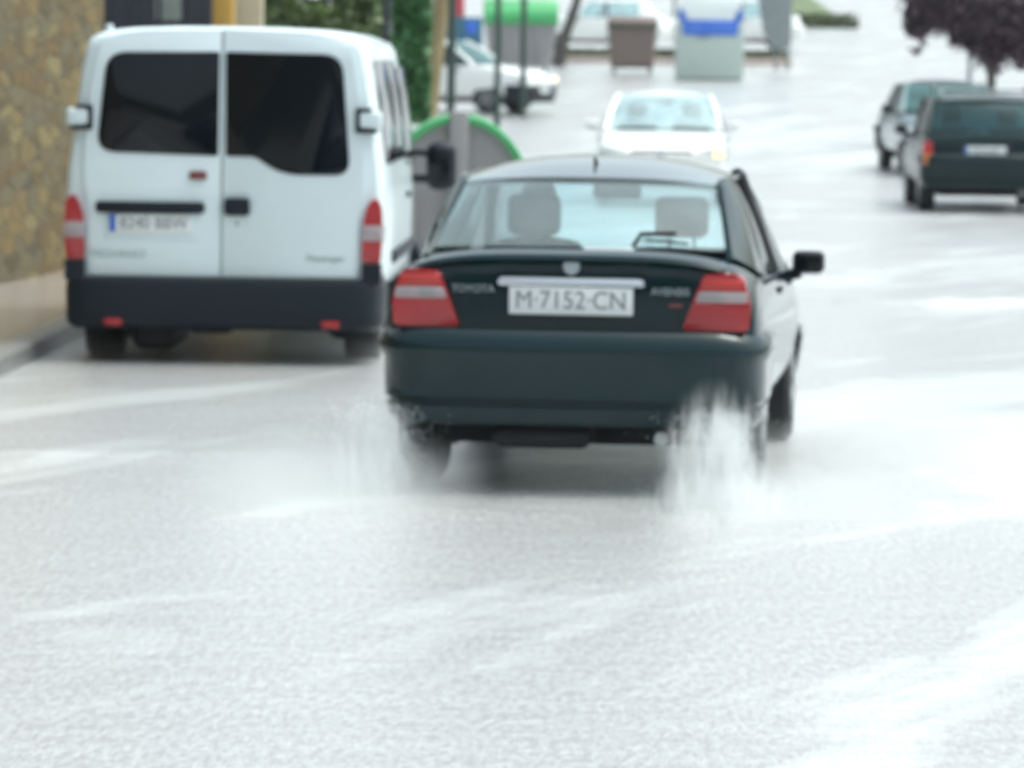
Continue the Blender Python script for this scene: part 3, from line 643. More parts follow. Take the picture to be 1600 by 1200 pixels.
        if mir and not (mir == 'right' and s_ < 0): mirror(r, s_*(bx+0.01), fby-0.42, zb_-(0.025 if mir == 'right' else -0.05), s_, M['plastic'] if mir in ('dark', 'right') else M[paint], 0.84)
        for y in (ym-0.22, fby-0.95 if False else ym+0.75):
            MB().box(s_*0.845-0.012, s_*0.845+0.012, y, y+0.16, zb_-0.13, zb_-0.10, 0.008).build('door_handle', M['plastic'], r)
    if rails:
        for s_ in (-1, 1):
            MB().tube([(s_*(rtx-0.06), rty+0.1, rtz+0.05), (s_*(rtx-0.06), rty+0.2, rtz+0.11), (s_*(ftx-0.02), fty-0.4, ftz+0.13), (s_*(ftx-0.02), fty-0.3, ftz+0.05)], 0.02, 8).build('roof_bar', M['pole_grey'], r)
        for y in (rty+0.35, fty-0.7): MB().box(-rtx+0.06, rtx-0.06, y, y+0.05, rtz+0.10, rtz+0.13, 0.01).build('cross_bar', M['pole_grey'], r)
    if seats:
        for x in (-0.36, 0.36): seat(r, x, 2.02, 0.48, 0.56)
        seat(r, -0.33, 1.18, 0.50, 0.46, False); seat(r, 0.33, 1.18, 0.50, 0.46, False)
        MB().box(-0.66, 0.66, fby-0.55, fby-0.12, 0.72, fbz-0.02, 0.05).build('dashboard', M['cabin'], r)
        MB().box(-0.12, 0.12, fty+0.02, fty+0.05, ftz-0.13, ftz-0.055, 0.02).build('rear_view_mirror', M['black'], r)
    # bumpers
    bm_ = bumper or M[paint]
    rp = [(-0.86, 0.75), (-0.865, 0.40), (-0.835, 0.16), (-0.71, 0.035), (-0.4, -0.01), (0, -0.02)]
    rp = rp + [(-x, y) for x, y in reversed(rp[:-1])]
    rp = [tuple(p) for p in spline(rp, 4)]
    ps = [(-0.10, 0.33), (-0.03, 0.31), (-0.005, 0.35), (0.0, 0.392), (-0.016, 0.398), (-0.016, 0.414), (0.008, 0.424), (0.012, 0.60), (0.032, 0.632), (0.035, 0.65), (0.020, 0.70), (-0.02, 0.735), (-0.12, 0.73)]
    if wagon: ps = [(o_, z*0.98) for o_, z in ps]
    rb_ = sweep(rp, ps).build('rear_bumper', bm_, r)
    fp = [(-x*0.955, L_ - y*0.62) for x, y in rp]
    ps2 = [(-0.10, 0.24), (-0.02, 0.22), (0.0, 0.30), (0.02, 0.42), (0.03, 0.50), (0.02, 0.545), (-0.03, 0.56), (-0.12, 0.56)]
    fb_ = sweep(fp, ps2).build('front_bumper', bm_ if bumper else M[paint], r)
    # front face
    if front:
        MB().prism(rnd([(-0.36, 0.60), (0.36, 0.60), (0.40, 0.71), (-0.40, 0.71)], 0.03), 'y', L_-0.14, L_-0.02, 0.01).build('grille', M['black'], r)
        MB().prism(rnd([(-0.06, 0.62), (0.06, 0.62), (0.06, 0.69), (-0.06, 0.69)], 0.02), 'y', L_-0.02, L_-0.008, 0.003).build('emblem', M['chrome'], r)
        for s_ in (-1, 1):
            hl = MB().prism(rnd([(s_*0.44, 0.60), (s_*0.79, 0.60), (s_*0.81, 0.70), (s_*0.74, 0.76), (s_*0.44, 0.71)], 0.025), 'y', L_-0.30, L_-0.03, 0.02)
            mm = M['headlamp']
            hl = hl.build('headlight', mm, r)
            if lit and lit[0] in (s_, 0): MB().prism(rnd([(s_*0.66, 0.62), (s_*0.78, 0.62), (s_*0.795, 0.695), (s_*0.74, 0.735), (s_*0.66, 0.72)], 0.02), 'y', L_-0.29, L_-0.022, 0.01).build('bulb', M[lit[1]], hl)
        MB().prism(rnd([(-0.5, 0.27), (0.5, 0.27), (0.55, 0.40), (-0.55, 0.40)], 0.03), 'y', L_-0.1, L_+0.035, 0.01).build('air_intake', M['black'], r)
        plate(r, 0, L_+0.045, 0.46, plates[1], face=1)
    return r

SAL = [(0.10,0.44,0.98,1.05,0.80,0.60),(0.13,0.40,1.00,1.075,0.825,0.62),(0.22,0.34,1.01,1.085,0.85,0.66),(0.42,0.30,1.00,1.08,0.86,0.70),(0.55,0.28,0.985,0.95,0.862,0.76),(0.75,0.27,0.975,0.78,0.865,0.78),
       (1.8,0.26,0.96,0.70,0.87,0.79),(3.0,0.26,0.95,0.75,0.865,0.78),(3.15,0.26,0.95,0.97,0.86,0.72),(3.7,0.28,0.87,0.92,0.85,0.70),(4.15,0.30,0.76,0.82,0.83,0.68),(4.33,0.34,0.68,0.72,0.79,0.64),(4.40,0.40,0.62,0.66,0.74,0.60)]
GS = dict(rb=(0.42,1.085,0.68), rt=(1.00,1.395,0.585), fb=(3.12,0.97,0.70), ft=(2.35,1.39,0.575), bx=0.80, roof=0.075, beltz=0.965, cy=1.05, cty=1.25)

# dark green saloon driving through the water
cd = 21.45
CARX, CARR = PX(888, cd), R(-6.2)
r = car('saloon_car', (CARX, cd, 0), CARR, 'green_paint', SAL, GS, 'dark green saloon car throwing up spray, nearest to the viewer', wheels=(0.80, 3.40, 0.305, 0.19), mir='right', roofmat='wet_glare_green')
# rear lamps
for s_ in (-1, 1):
    lens = empty  # noqa
    out = [(0.50, 0.745), (0.80, 0.745), (0.81, 0.86), (0.775, 0.985), (0.73, 1.005), (0.595, 0.995)]
    o = MB().prism([(s_*x, z) for x, z in rnd(out, 0.02)], 'y', 0.062, 0.30, 0.012).build('tail_light', M['red'], r)
    MB().prism([(s_*x, z) for x, z in rnd([(0.56, 0.872), (0.798, 0.872), (0.790, 0.922), (0.577, 0.922)], 0.012)], 'y', 0.055, 0.295, 0.004).build('clear_lens', M['clear_lens'], o)
    MB().prism([(s_*x, z) for x, z in rnd([(0.60, 0.882), (0.69, 0.882), (0.69, 0.912), (0.61, 0.912)], 0.014)], 'y', 0.050, 0.29, 0.003).build('reversing_bulb', M['bin_grey'], o)
    MB().prism([(s_*x, z) for x, z in rnd([(0.585, 0.934), (0.780, 0.934), (0.762, 0.978), (0.60, 0.978)], 0.012)], 'y', 0.056, 0.290, 0.004).build('indicator_lens', M['orange_red'], o)
    text('badge', 'TOYOTA' if s_ < 0 else 'AVENSIS', 0.047, M['badge'], r, (s_*0.445, 0.088, 0.915), sx=1.0)
MB().prism(rnd([(-0.335, 0.935), (0.335, 0.935), (0.325, 0.972), (-0.325, 0.972)], 0.012), 'y', 0.062, 0.12, 0.01).build('chrome_strip', M['chrome'], r)
plate(r, 0.0, 0.075, 0.868, 'M·7152·CN', w_=0.56, h_=0.125, band=False, size=0.115)
MB().lathe([(0, 0.036), (0.006, 0.038), (0.01, 0.03)], 0, 0.075, 1.022, 'y', 24).build('emblem', M['badge'], r)
MB().box(0.44, 0.50, 0.085, 0.098, 0.845, 0.862, 0.004).build('model_badge', M['brown_red'], r)
sp = sweep([tuple(p) for p in spline([(-0.77, 0.34), (-0.70, 0.16), (-0.5, 0.085), (0, 0.07), (0.5, 0.085), (0.70, 0.16), (0.77, 0.34)], 5)], [(-0.10, 1.055), (0.005, 1.050), (0.02, 1.065), (0.005, 1.085), (-0.10, 1.105)])
for v in sp.bm.verts: v.co.z -= 0.075*(abs(v.co.x)/0.76)**4; v.co.z -= 0.008
sp.build('boot_spoiler', M['green_paint'], r)
wp = MB().tube([(0.25, 0.40, 1.105), (0.28, 0.44, 1.16), (0.44, 0.46, 1.165)], 0.011, 8); wp.tube([(0.30, 0.415, 1.135), (0.50, 0.415, 1.12)], 0.007, 6); wp.build('rear_wiper', M['black'], r)
MB().tube([(0.42, -0.02, 0.26), (0.42, 0.5, 0.27)], 0.03, 12).build('exhaust_pipe', M['rim'], r)
MB().box(-0.35, 0.1, 0.05, 0.35, 0.20, 0.30, 0.05).build('silencer', M['under'], r)
MB().tube([(0, 1.22, 1.45), (0, 1.20, 1.475), (0, 1.14, 1.49)], [0.014, 0.009, 0.005], 6).build('aerial', M['black'], r)
for s_ in (-1, 1): MB().prism([(0.50, 0.18), (0.58, 0.18), (0.60, 0.45), (0.52, 0.45)], 'x', s_*0.66-0.1, s_*0.66+0.1).build('mud_flap', M['black'], r)

# driver
def person_in_car(cx, cy, rz, lx, label):
    m4 = Matrix.Translation((cx, cy, 0)) @ Matrix.Rotation(rz, 4, 'Z')
    o = empty('person', tuple(m4 @ Vector((lx, 2.12, 0.50))), rz, label=label, cat='person')
    # skeleton in seat coordinates (origin on the seat cushion)
    V = {'pel': ((0,0.02,0.10),0.14), 'ab': ((0,-0.02,0.28),0.135), 'ch': ((0,-0.05,0.45),0.155), 'nk': ((0,-0.03,0.57),0.06), 'jaw': ((0,0.0,0.66),0.072), 'hd': ((0,0.0,0.75),0.092), 'tp': ((0,-0.005,0.80),0.07)}
    E = [('pel','ab'),('ab','ch'),('ch','nk'),('nk','jaw'),('jaw','hd'),('hd','tp')]
    for s_, n_ in ((-1,'l'),(1,'r')):
        V['sh'+n_] = ((s_*0.18,-0.05,0.50),0.065); V['el'+n_] = ((s_*0.26,0.14,0.28),0.045); V['wr'+n_] = ((s_*0.17,0.38,0.36),0.028); V['ha'+n_] = ((s_*0.16,0.45,0.38),0.03)
        V['kn'+n_] = ((s_*0.14,0.50,0.14),0.075); V['an'+n_] = ((s_*0.13,0.80,-0.18),0.05); V['hp'+n_] = ((s_*0.10,0.08,0.09),0.10)
        E += [('ch','sh'+n_),('sh'+n_,'el'+n_),('el'+n_,'wr'+n_),('wr'+n_,'ha'+n_),('pel','hp'+n_),('hp'+n_,'kn'+n_),('kn'+n_,'an'+n_)]
        for k in range(5):
            q = 'f%s%d' % (n_, k); off = (-0.03+0.015*k)
            V[q] = ((s_*(0.155-0.01*k), 0.50-0.01*abs(k-2), 0.38+off), 0.009); V[q+'b'] = ((s_*(0.135-0.01*k), 0.52-0.01*abs(k-2), 0.365+off), 0.008)
            E += [('ha'+n_, q), (q, q+'b')]
    ks = list(V); me = bpy.data.meshes.new('body'); me.from_pydata([V[k][0] for k in ks], [(ks.index(a), ks.index(b)) for a, b in E], [])
    ob = bpy.data.objects.new('body', me); C.objects.link(ob)
    md = ob.modifiers.new('skin', 'SKIN')
    for i, k in enumerate(ks):
        sv = me.skin_vertices[0].data[i]; sv.radius = (V[k][1], V[k][1]); sv.use_root = (k == 'pel')
    s2 = ob.modifiers.new('s', 'SUBSURF'); s2.levels = 2; s2.render_levels = 2
    bpy.context.view_layer.update(); me2 = bpy.data.meshes.new_from_object(ob.evaluated_get(bpy.context.evaluated_depsgraph_get()))
    bpy.data.objects.remove(ob); me2.materials.clear()
    me2.materials.append(M['jumper']); me2.materials.append(M['skin'])
    for p in me2.polygons:
        c = p.center; p.material_index = 1 if (c.z > 0.56 or c.y > 0.38 and c.z > 0.25 and abs(c.x) > 0.1) else 0
    body = link('body', me2, None, o)
    h = MB().ball((0, -0.025, 0.775), (0.088, 0.10, 0.10), 3, 0.05, 4); h.build('hair', M['hair'], o)
    f = MB(); f.prism(rnd([(0.095, 0.70), (0.125, 0.705), (0.10, 0.76)], 0.01), 'x', -0.012, 0.012, 0.004); 
    for s_ in (-1, 1): f.box(s_*0.085-0.01, s_*0.085+0.01, -0.02, 0.01, 0.70, 0.76, 0.008)
    f.build('face_features', M['skin'], o)
    return o
person_in_car(CARX, cd, CARR, -0.36, 'driver in dark clothes inside the green saloon, seen through its rear window')
m4 = Matrix.Translation((CARX, cd, 0)) @ Matrix.Rotation(CARR, 4, 'Z')
tor = MB()
for k in range(24):
    a0, a1 = 2*math.pi*k/24, 2*math.pi*(k+1)/24
    tor.tube([(-0.36+0.18*math.cos(a0), 2.62+0.05*math.sin(a0), 0.86+0.17*math.sin(a0)), (-0.36+0.18*math.cos(a1), 2.62+0.05*math.sin(a1), 0.86+0.17*math.sin(a1))], 0.014, 6)
tor.build('steering_wheel', M['black'], r)

# oncoming white car
HB = [(0.10,0.40,0.92,0.98,0.78,0.60),(0.14,0.36,0.94,0.99,0.81,0.64),(0.30,0.32,0.95,0.99,0.84,0.70),(0.45,0.30,0.95,0.85,0.85,0.76),(1.8,0.26,0.95,0.70,0.855,0.78),(2.75,0.26,0.94,0.75,0.85,0.78),(2.9,0.26,0.94,0.97,0.85,0.74),
      (3.4,0.28,0.88,0.93,0.84,0.72),(3.85,0.30,0.78,0.85,0.82,0.70),(4.03,0.34,0.70,0.74,0.79,0.66),(4.10,0.40,0.64,0.68,0.74,0.62)]
GH = dict(rb=(0.30,1.0,0.66), rt=(0.62,1.36,0.56), fb=(2.95,0.97,0.72), ft=(2.20,1.385,0.575), bx=0.80, roof=0.05, beltz=0.945, cy=0.85, cty=0.85)
od = 61.0
car('hatchback_car', (PX(1042, od+4), od+4.05, Hs(od)), R(180-2.5), 'car_white', HB, GH, 'white car coming towards the viewer with one glowing headlamp', front=True, wheels=(0.72, 3.25, 0.30, 0.18), glass='glass_pale', lit=(-1, 'lamp_amber'), plates=('', '4821 BKT'))
# silver car behind the estate
sd_ = 73.0
car('hatchback_car', (PX(1449, sd_+4), sd_+4.0, Hs(sd_)+0.02), R(180+2), 'silver_paint', HB, GH, 'silver car with dark bumper facing the viewer, half hidden behind the green estate', front=True, bumper=M['plastic'], glass='glass_teal', wheels=(0.72, 3.25, 0.30, 0.18), plates=('', '7306 CDF'), mir='dark')
# white car leaving the side street
wd = 93.0
th = R(-112)
car('hatchback_car', (PX(835, wd) - 3.9*math.cos(R(-22)), wd + 0.35 - 4.0*math.sin(R(-22)), Hs(wd)+0.02), R(-112), 'car_white', HB, GH, 'white hatchback with lit headlamp nosing out of the side street', front=True, wheels=(0.72, 3.25, 0.30, 0.18), lit=(-1, 'lamp_lit'), plates=('', '1954 BRS'), glass='glass_teal', bumper=M['plastic'])
# dark green estate
WG = [(0.10,0.42,0.86,0.88,0.80,0.70),(0.14,0.38,0.90,0.92,0.83,0.74),(0.25,0.34,0.92,0.93,0.86,0.76),(0.5,0.30,0.93,0.80,0.87,0.78),(1.8,0.28,0.94,0.70,0.87,0.79),(3.0,0.28,0.94,0.75,0.87,0.78),(3.15,0.28,0.94,0.97,0.86,0.74),
      (3.7,0.30,0.89,0.94,0.85,0.72),(4.15,0.32,0.80,0.86,0.83,0.70),(4.33,0.36,0.70,0.74,0.79,0.66),(4.40,0.42,0.64,0.68,0.74,0.62)]
GW = dict(rb=(0.13,0.90,0.76), rt=(0.38,1.41,0.65), fb=(3.12,0.97,0.72), ft=(2.40,1.43,0.62), bx=0.81, roof=0.045, beltz=0.94, cy=1.05, cty=1.05, qglass=True)
ed = 60.0
r = car('estate_car', (PX(1549, ed), ed, Hs(ed)), R(-1.0), 'estate_paint', WG, GW, 'dark green estate car with roof bars at the right edge', glass='glass_deep', rails=True, wheels=(0.80, 3.42, 0.32, 0.20), mir='dark')
for s_ in (-1, 1):
    o = MB().prism([(s_*x, z) for x, z in rnd([(0.70, 0.60), (0.83, 0.60), (0.84, 0.88), (0.73, 0.90)], 0.02)], 'y', 0.05, 0.30, 0.01).build('tail_light', M['red'], r)
    MB().prism([(s_*x, z) for x, z in rnd([(0.70, 0.605), (0.825, 0.605), (0.83, 0.73), (0.71, 0.73)], 0.02)], 'y', 0.045, 0.295, 0.006).build('amber_lens', M['amber'], o)
MB().box(-0.33, 0.27, 0.072, 0.09, 0.70, 0.86, 0.01).build('plate_recess', M['plastic'], r)
plate(r, -0.06, 0.062, 0.775, '9374 BFT')
MB().box(-0.50, -0.40, 0.08, 0.095, 0.645, 0.70, 0.005).build('badge', M['badge'], r)
MB().tube([(0.4, 0.0, 0.25), (0.4, 0.5, 0.27)], 0.03, 10).build('exhaust_pipe', M['rim'], r)

# white cars parked across the top of the street
for px, d_, rz, lab in ((950, 136, 90, 'white parked car seen side on behind the brown container'), (1160, 138, 90, 'white parked car seen side on behind the pale paper container')):
    car('parked_car', (PX(px, d_)+1.7, d_, Hs(d_)+0.02), R(rz), 'car_white', HB, GH, lab, front=True, wheels=(0.72, 3.25, 0.30, 0.18), plates=('', '2207 CBD'), group='white cars parked behind the containers', glass='glass_pale', sideglass='glass_pale')

# ---------------------------------------------------------------- white van
def van():
    vd = 29.95; r = empty('passenger_van', (PX(345, vd), vd, -0.025), R(-1.75), label='white passenger van with dark rear windows parked by the left kerb', cat='van')
    XZ = [(0.44, 0.90), (0.50, 0.965), (0.60, 0.990), (1.05, 0.998), (1.25, 0.985), (1.55, 0.945), (1.85, 0.905), (2.00, 0.875), (2.05, 0.845), (2.09, 0.76), (2.112, 0.58), (2.124, 0.30), (2.126, 0.0)]
    def xs(z):
        for (a, xa), (b, xb) in zip(XZ, XZ[1:]):
            if z <= b: return xa + (xb-xa)*(z-a)/(b-a)
        return 0
    def sec(y, top, sc_=1.0, wf=1.0, zb=0.44):
        pts = []
        for z, x in XZ:
            zz = z if z < 1.0 else 1.0 + (z-1.0)*(top-1.04)/1.126
            pts.append((x*sc_*wf, y, zb+(zz-0.44)*1.0 if z > 0.44 else zb))
        return pts + [(-x, yy, zz) for x, yy, zz in reversed(pts[:-1])]
    st = [(0.055, 2.13, .955), (0.062, 2.145, .972), (0.085, 2.16, .990), (0.14, 2.172, 1.0), (1.2, 2.175, 1.0), (2.4, 2.17, 1.0), (3.4, 2.15, 1.0), (3.62, 2.10, .995), (3.85, 1.93, .985), (4.15, 1.66, .97), (4.35, 1.42, .96), (4.5, 1.32, .95), (4.75, 1.20, .92), (4.87, 1.08, .86), (4.92, 0.98, .80)]
    secs = [sec(y, top, s_) for y, top, s_ in st]
    bod = MB().loft(secs, closed=True).build('body', M['white_paint'], r)
    cuts = []
    for yy in (0.95, 4.05):
        for s_ in (-1, 1): cuts.append(MB().lathe([(-0.2, 0.41), (0.25, 0.41)] if s_ > 0 else [(-0.25, 0.41), (0.2, 0.41)], s_*0.88, yy, 0.36, n=32).mesh('c'))
    bake(bod, cutters=cuts)
    for yy in (0.95, 4.05):
        for s_ in (-1, 1): wheel(r, s_*0.83, yy, 0.335, 0.225, s_)
    MB().box(-0.72, 0.72, 0.3, 4.6, 0.30, 0.46, 0.03).build('underbody', M['under'], r)
    MB().tube([(-0.55, 0.95, 0.33), (0.55, 0.95, 0.33)], 0.05, 10).build('rear_axle', M['under'], r)
    MB().box(-0.60, -0.33, 0.30, 1.3, 0.09, 0.42, 0.06).build('silencer', M['black'], r)
    MB().box(-0.25, 0.05, 0.25, 0.8, 0.20, 0.4, 0.05).build('spare_wheel', M['black'], r)
    MB().tube([(-0.38, 0.02, 0.30), (-0.38, 0.7, 0.30)], 0.028, 10).build('exhaust_pipe', M['rim'], r)
    MB().tube([(0.72, 0.35, 0.27), (0.72, 0.62, 0.27)], 0.1, 10).build('suspension', M['under'], r)
    for s_ in (-1, 1): MB().prism([(1.32, 0.1), (1.36, 0.1), (1.38, 0.5), (1.34, 0.5)], 'x', s_*0.83-0.12, s_*0.83+0.12).build('mud_flap', M['black'], r)
    # rear doors
    c = -0.012
    def dx(z): return xs(z) - 0.05
    L_out = [(-0.84, 0.575), (c-0.007, 0.575), (c-0.007, 2.115), (-0.55, 2.10), (-0.745, 2.06), (-0.80, 1.95), (-0.862, 1.55), (-0.875, 1.15), (-0.845, 1.05)]
    Rr = [(c+0.007, 0.575), (0.84, 0.575), (0.845, 1.05), (0.875, 1.15), (0.862, 1.55), (0.80, 1.95), (0.745, 2.06), (0.55, 2.10), (c+0.007, 2.115)]
    dl = MB().prism(rnd(L_out, [.03,.01,.01,.1,.1,.05,.1,.05,.05]), 'y', 0.030, 0.056, 0.006).build('rear_door', M['white_paint'], r)
    dr = MB().prism(rnd(Rr, [.01,.03,.05,.05,.1,.05,.1,.1,.01]), 'y', 0.030, 0.056, 0.006).build('rear_door', M['white_paint'], r)
    MB().box(c-0.006, c+0.006, 0.040, 0.054, 0.58, 2.11).build('door_seal', M['greytext'], r)
    wl = [(-0.80, 1.345), (-0.035, 1.325), (-0.03, 1.975), (-0.735, 1.965)]
    MB().prism(rnd(wl, [.12,.02,.02,.12], 6), 'y', 0.0215, 0.034, 0.004).build('window', M['glass_dark'], dl)
    wr = [(0.012, 1.325), (0.20, 1.325), (0.30, 1.25), (0.42, 1.215), (0.79, 1.215), (0.735, 1.965), (0.008, 1.975)]
    MB().prism(rnd(wr, [.02,.05,.08,.08,.10,.12,.02], 6), 'y', 0.0215, 0.034, 0.004).build('window', M['glass_dark'], dr)
    MB().prism(rnd([(-0.215, 1.175), (-0.105, 1.175), (-0.105, 1.23), (-0.215, 1.23)], 0.02), 'y', 0.008, 0.034, 0.006).build('brake_lamp', M['brown_red'], dl)
    MB().prism(rnd([(-0.80, 0.965), (-0.115, 0.965), (-0.115, 1.035), (-0.80, 1.035)], 0.025), 'y', -0.005, 0.034, 0.012).build('plate_light_bar', M['plastic'], dl)
    MB().box(-0.74, -0.16, 0.024, 0.034, 0.80, 0.965, 0.006).build('plate_surround', M['white_paint'], dl)
    p = plate(r, -0.455, 0.018, 0.90, '8240 BBW', size=0.105); 
    MB().prism(rnd([(0.005, 0.955), (0.165, 0.955), (0.165, 1.065), (0.005, 1.065)], 0.025), 'y', -0.005, 0.034, 0.01).build('door_handle', M['plastic'], dr)
    MB().lathe([(0, 0.012), (0.006, 0.014), (0.008, 0.008)], 0.085, 0.024, 0.905, 'y', 12).build('lock', M['greytext'], dr)
    text('badge', 'MOVANO', 0.068, M['greytext'], dl, (-0.66, 0.027, 0.705), sx=1.15)
    text('badge', 'Passenger', 0.062, M['greytext'], dr, (0.64, 0.027, 0.695), sx=1.0, shear=0.2)
    for s_ in (-1, 1):
        for zz in (1.56,):
            h = MB().box(*sorted((s_*0.835, s_*0.985)), 0.0, 0.075, zz-0.055, zz+0.055, 0.018).build('hinge', M['white_paint'], r)
            MB().prism([(s_*x, z) for x, z in rnd([(0.822, zz-0.08), (0.96, zz-0.08), (0.96, zz-0.058), (0.85, zz-0.045), (0.85, zz+0.05), (0.93, zz+0.06), (0.93, zz+0.075), (0.822, zz+0.075)], 0.008)], 'y', -0.004, 0.05, 0.003).build('hinge_outline', M['plastic'], h)  # dark plastic outline along three sides of the hinge
        o_ = [(0.868, 0.67), (0.985, 0.67), (0.997, 0.85), (0.990, 1.03), (0.955, 1.085), (0.905, 1.04), (0.872, 0.93)]
        tl = MB().prism([(s_*x, z) for x, z in rnd(o_, [.02,.02,.05,.04,.04,.06,.06])], 'y', 0.015, 0.30, 0.012).build('tail_light', M['red'], r)
        MB().prism([(s_*x, z) for x, z in rnd([(0.866, 0.81), (0.995, 0.81), (0.997, 0.905), (0.868, 0.905)], 0.015)], 'y', 0.008, 0.297, 0.006).build('clear_lens', M['clear_lens'], tl)
        # side windows
        for y0, y1, z0, z1 in ((0.55, 1.75, 1.28, 1.93), (1.85, 2.75, 1.28, 1.93), (2.90, 3.72, 1.22, 1.88)):
            X0, X1 = xs(z0)+0.006, xs(z1*0.995)+0.006
            q = [(s_*X0, y0, z0), (s_*X0, y1 + (0.25 if y0 > 2.8 else 0), z0), (s_*X1, y1, z1), (s_*X1, y0, z1)]
            panel('side_window', q if s_ > 0 else [q[1], q[0], q[3], q[2]], (s_*0.012, 0, 0), M['glass_dark'], r, thick=0.008)
        MB().box(*sorted((s_*0.988, s_*1.012)), 1.2, 3.6, 0.62, 0.70, 0.008).build('side_moulding', M['plastic'], r)
        MB().box(*sorted((s_*0.995, s_*1.02)), 2.78, 2.95, 1.0, 1.04, 0.008).build('door_handle', M['plastic'], r)
        # big black door mirror
        b = MB(); b.box(*sorted((s_*1.08, s_*1.29)), 3.72, 3.86, 1.02, 1.36, 0.07); b.tube([(s_*0.96, 3.8, 1.10), (s_*1.14, 3.79, 1.10)], 0.03, 8); b.tube([(s_*0.96, 3.8, 1.28), (s_*1.14, 3.79, 1.28)], 0.025, 8)
        mo = b.build('wing_mirror', M['plastic'], r)
        MB().box(*sorted((s_*1.115, s_*1.255)), 3.700, 3.712, 1.07, 1.31, 0.005).build('mirror_glass', M['glass_dark'], mo)
    # bumper
    rp = [(-1.0, 0.62), (-1.005, 0.25), (-0.985, 0.08), (-0.90, -0.02), (-0.6, -0.045), (0, -0.05)]; rp += [(-x, y) for x, y in reversed(rp[:-1])]
    rp = [tuple(p_) for p_ in spline(rp, 4)]
    sweep(rp, [(-0.10, 0.27), (-0.05, 0.24), (-0.01, 0.27), (0.0, 0.33), (-0.004, 0.35), (0.0, 0.50), (-0.015, 0.545), (-0.04, 0.562), (-0.12, 0.562)]).build('rear_bumper', M['plastic'], r)
    for s_ in (-1, 1):
        MB().prism([(s_*x, z) for x, z in rnd([(0.868, 0.54), (0.99, 0.54), (0.99, 0.668), (0.868, 0.668)], 0.01)], 'y', 0.0, 0.32, 0.01).build('bumper_corner', M['plastic'], r)
        MB().box(s_*0.68-0.055, s_*0.68+0.055, -0.056, -0.03, 0.262, 0.305, 0.006).build('reflector', M['red'], r)
    # front
    q = [(0.86, 4.36, 1.36), (-0.86, 4.36, 1.36), (-0.72, 3.70, 2.03), (0.72, 3.70, 2.03)]
    panel('windscreen', q, (0, 0.06, 0.05), M['glass_dark'], r, thick=0.008)
    fp = [(-x, 4.95 - y*0.8) for x, y in rp]
    sweep(fp, [(-0.10, 0.25), (0.0, 0.26), (0.02, 0.5), (-0.02, 0.62), (-0.12, 0.62)]).build('front_bumper', M['plastic'], r)
    for s_ in (-1, 1): MB().prism([(s_*x, z) for x, z in rnd([(0.5, 0.72), (0.84, 0.72), (0.86, 0.98), (0.55, 0.9)], 0.03)], 'y', 4.6, 4.93, 0.02).build('headlight', M['headlamp'], r)
    MB().box(-0.45, 0.45, 4.85, 4.945, 0.68, 0.86, 0.02).build('grille', M['plastic'], r)
    MB().tube([(-0.74, 0.16, 2.06), (-0.735, 0.15, 2.135)], [0.03, 0.022], 8).build('roof_stud', M['white_paint'], r)
van()

# ---------------------------------------------------------------- spray and mist
def spray_mat(name, dens, scale=5.0, thr=0.42, zt=1.0, stretch=(1,1,1)):   # drifting water droplets
    m = bpy.data.materials.new(name); m.use_nodes = True; t = m.node_tree; t.nodes.clear(); N = t.nodes.new; L = t.links.new
    out = N('ShaderNodeOutputMaterial'); v = N('ShaderNodeVolumePrincipled'); v.inputs['Color'].default_value = (0.84, 0.865, 0.87, 1); v.inputs['Anisotropy'].default_value = 0.35
    tc = N('ShaderNodeTexCoord'); mp = N('ShaderNodeMapping'); mp.inputs['Scale'].default_value = stretch; L(tc.outputs['Object'], mp.inputs[0])
    n = N('ShaderNodeTexNoise'); n.inputs['Scale'].default_value = scale; n.inputs['Detail'].default_value = 4; n.inputs['Distortion'].default_value = 0.6; L(mp.outputs[0], n.inputs['Vector'])
    r1 = N('ShaderNodeMapRange'); r1.inputs[1].default_value = thr; r1.inputs[2].default_value = thr+0.22; L(n.outputs['Fac'], r1.inputs[0])
    # soft edge: generated coordinates, distance from the middle of the puff
    sb = N('ShaderNodeVectorMath'); sb.operation = 'SUBTRACT'; sb.inputs[1].default_value = (0.5, 0.5, 0.42); L(tc.outputs['Generated'], sb.inputs[0])
    ln = N('ShaderNodeVectorMath'); ln.operation = 'LENGTH'; L(sb.outputs[0], ln.inputs[0])
    r2 = N('ShaderNodeMapRange'); r2.interpolation_type = 'SMOOTHSTEP'; r2.inputs[1].default_value = 0.5; r2.inputs[2].default_value = 0.12; r2.inputs[3].default_value = 0.0; r2.inputs[4].default_value = 1.0; L(ln.outputs['Value'], r2.inputs[0])
    mu = N('ShaderNodeMath'); mu.operation = 'MULTIPLY'; L(r1.outputs[0], mu.inputs[0]); L(r2.outputs[0], mu.inputs[1])
    m2 = N('ShaderNodeMath'); m2.operation = 'MULTIPLY'; m2.inputs[1].default_value = dens; L(mu.outputs[0], m2.inputs[0])
    L(m2.outputs[0], v.inputs['Density']); L(v.outputs[0], out.inputs['Volume'])
    return m
def puff(name, c, r_, m, rz=0.0):
    o = MB().ball((0,0,0), r_, 3).build(name, m); o.location = c; o.rotation_euler = (0,0,rz); tag(o, kind='stuff'); return o
SP = spray_mat('wheel spray', 10.0, 13.0, 0.47, stretch=(1.9, 0.5, 0.30))
SM = spray_mat('low mist', 1.0, 1.6, 0.20, stretch=(1, 0.6, 1))
def cw(x, y, z): return tuple(m4 @ Vector((x, y, z)))
puff('water_spray', cw(0.68, -0.25, 0.20), (0.28, 0.70, 0.46), SP, CARR)
puff('water_spray', cw(-0.86, -0.05, 0.18), (0.22, 0.65, 0.38), SP, CARR)
puff('water_spray', cw(0.74, -0.55, 0.05), (0.42, 0.65, 0.20), SP, CARR)
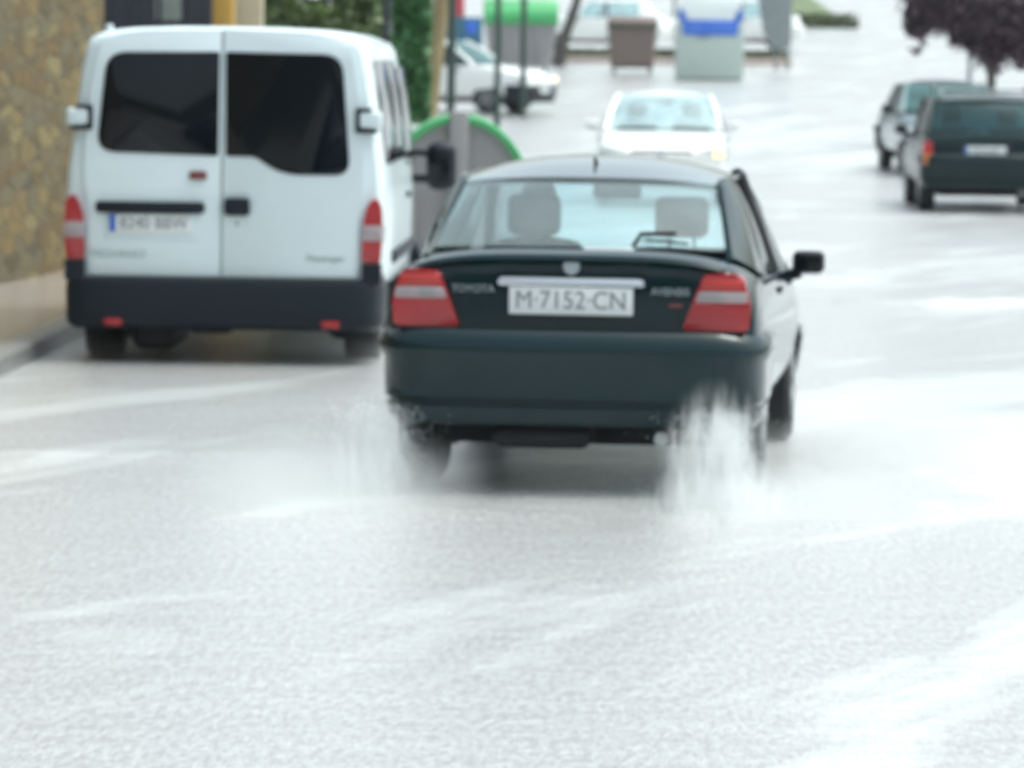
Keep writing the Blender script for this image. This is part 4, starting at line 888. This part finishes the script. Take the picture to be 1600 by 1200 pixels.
puff('water_mist', cw(-1.0, -0.5, 0.10), (0.8, 1.4, 0.30), SM, CARR)
puff('water_mist', cw(1.15, -0.5, 0.06), (0.6, 1.4, 0.20), SM, CARR)
puff('water_mist', cw(1.9, 2.2, 0.08), (1.5, 1.6, 0.22), SM, CARR)
puff('water_mist', (-2.6, 31.0, 0.05), (0.6, 1.0, 0.20), SM)
puff('water_mist', (-1.1, 31.0, 0.05), (0.7, 1.0, 0.24), SM)
# thrown drops
rng = random.Random(5); bm = bmesh.new()
for cx, n_, sgn in ((0.70, 7000, 1), (-0.84, 4500, -1)):
    for _ in range(n_):
        a_ = rng.gauss(0, 0.30); v_ = rng.uniform(0.3, 1.0); t_ = rng.random()
        p = Vector((cx + a_*0.55*v_*t_ + rng.gauss(0, 0.05), 0.35 - 1.25*v_*t_, 0.05 + max(0.0, 1.35*v_*t_*(1.02-t_)) + rng.random()*0.04))
        s_ = rng.uniform(0.0008, 0.0022)
        q = [bm.verts.new(m4 @ (p + Vector(o_)*s_)) for o_ in ((1,0,0),(0,1,0),(-1,0,0),(0,-1,0),(0,0,1.6),(0,0,-1.6))]
        for k in range(4):
            bm.faces.new((q[k], q[(k+1) % 4], q[4])); bm.faces.new((q[(k+1) % 4], q[k], q[5]))
me = bpy.data.meshes.new('drops'); bm.to_mesh(me); bm.free()
md_, t_, b_ = new_mat('water drops'); b_.inputs['Base Color'].default_value = (0.9, 0.95, 0.97, 1); b_.inputs['Roughness'].default_value = 0.15
tag(link('spray_droplets', me, md_), kind='stuff')

# ---------------------------------------------------------------- air full of rain
hz = MB().box(-60, 60, -3, 230, -1.2, 12).build('haze', None, smooth=False)
hm = bpy.data.materials.new('rain haze'); hm.use_nodes = True; hn = hm.node_tree; hn.nodes.clear()
ho = hn.nodes.new('ShaderNodeOutputMaterial'); hv = hn.nodes.new('ShaderNodeVolumePrincipled')
hv.inputs['Color'].default_value = (0.92, 0.97, 1.0, 1); hv.inputs['Density'].default_value = 0.00015; hv.inputs['Anisotropy'].default_value = 0.2
hn.links.new(hv.outputs[0], ho.inputs['Volume']); hz.data.materials.append(hm); tag(hz, kind='stuff')
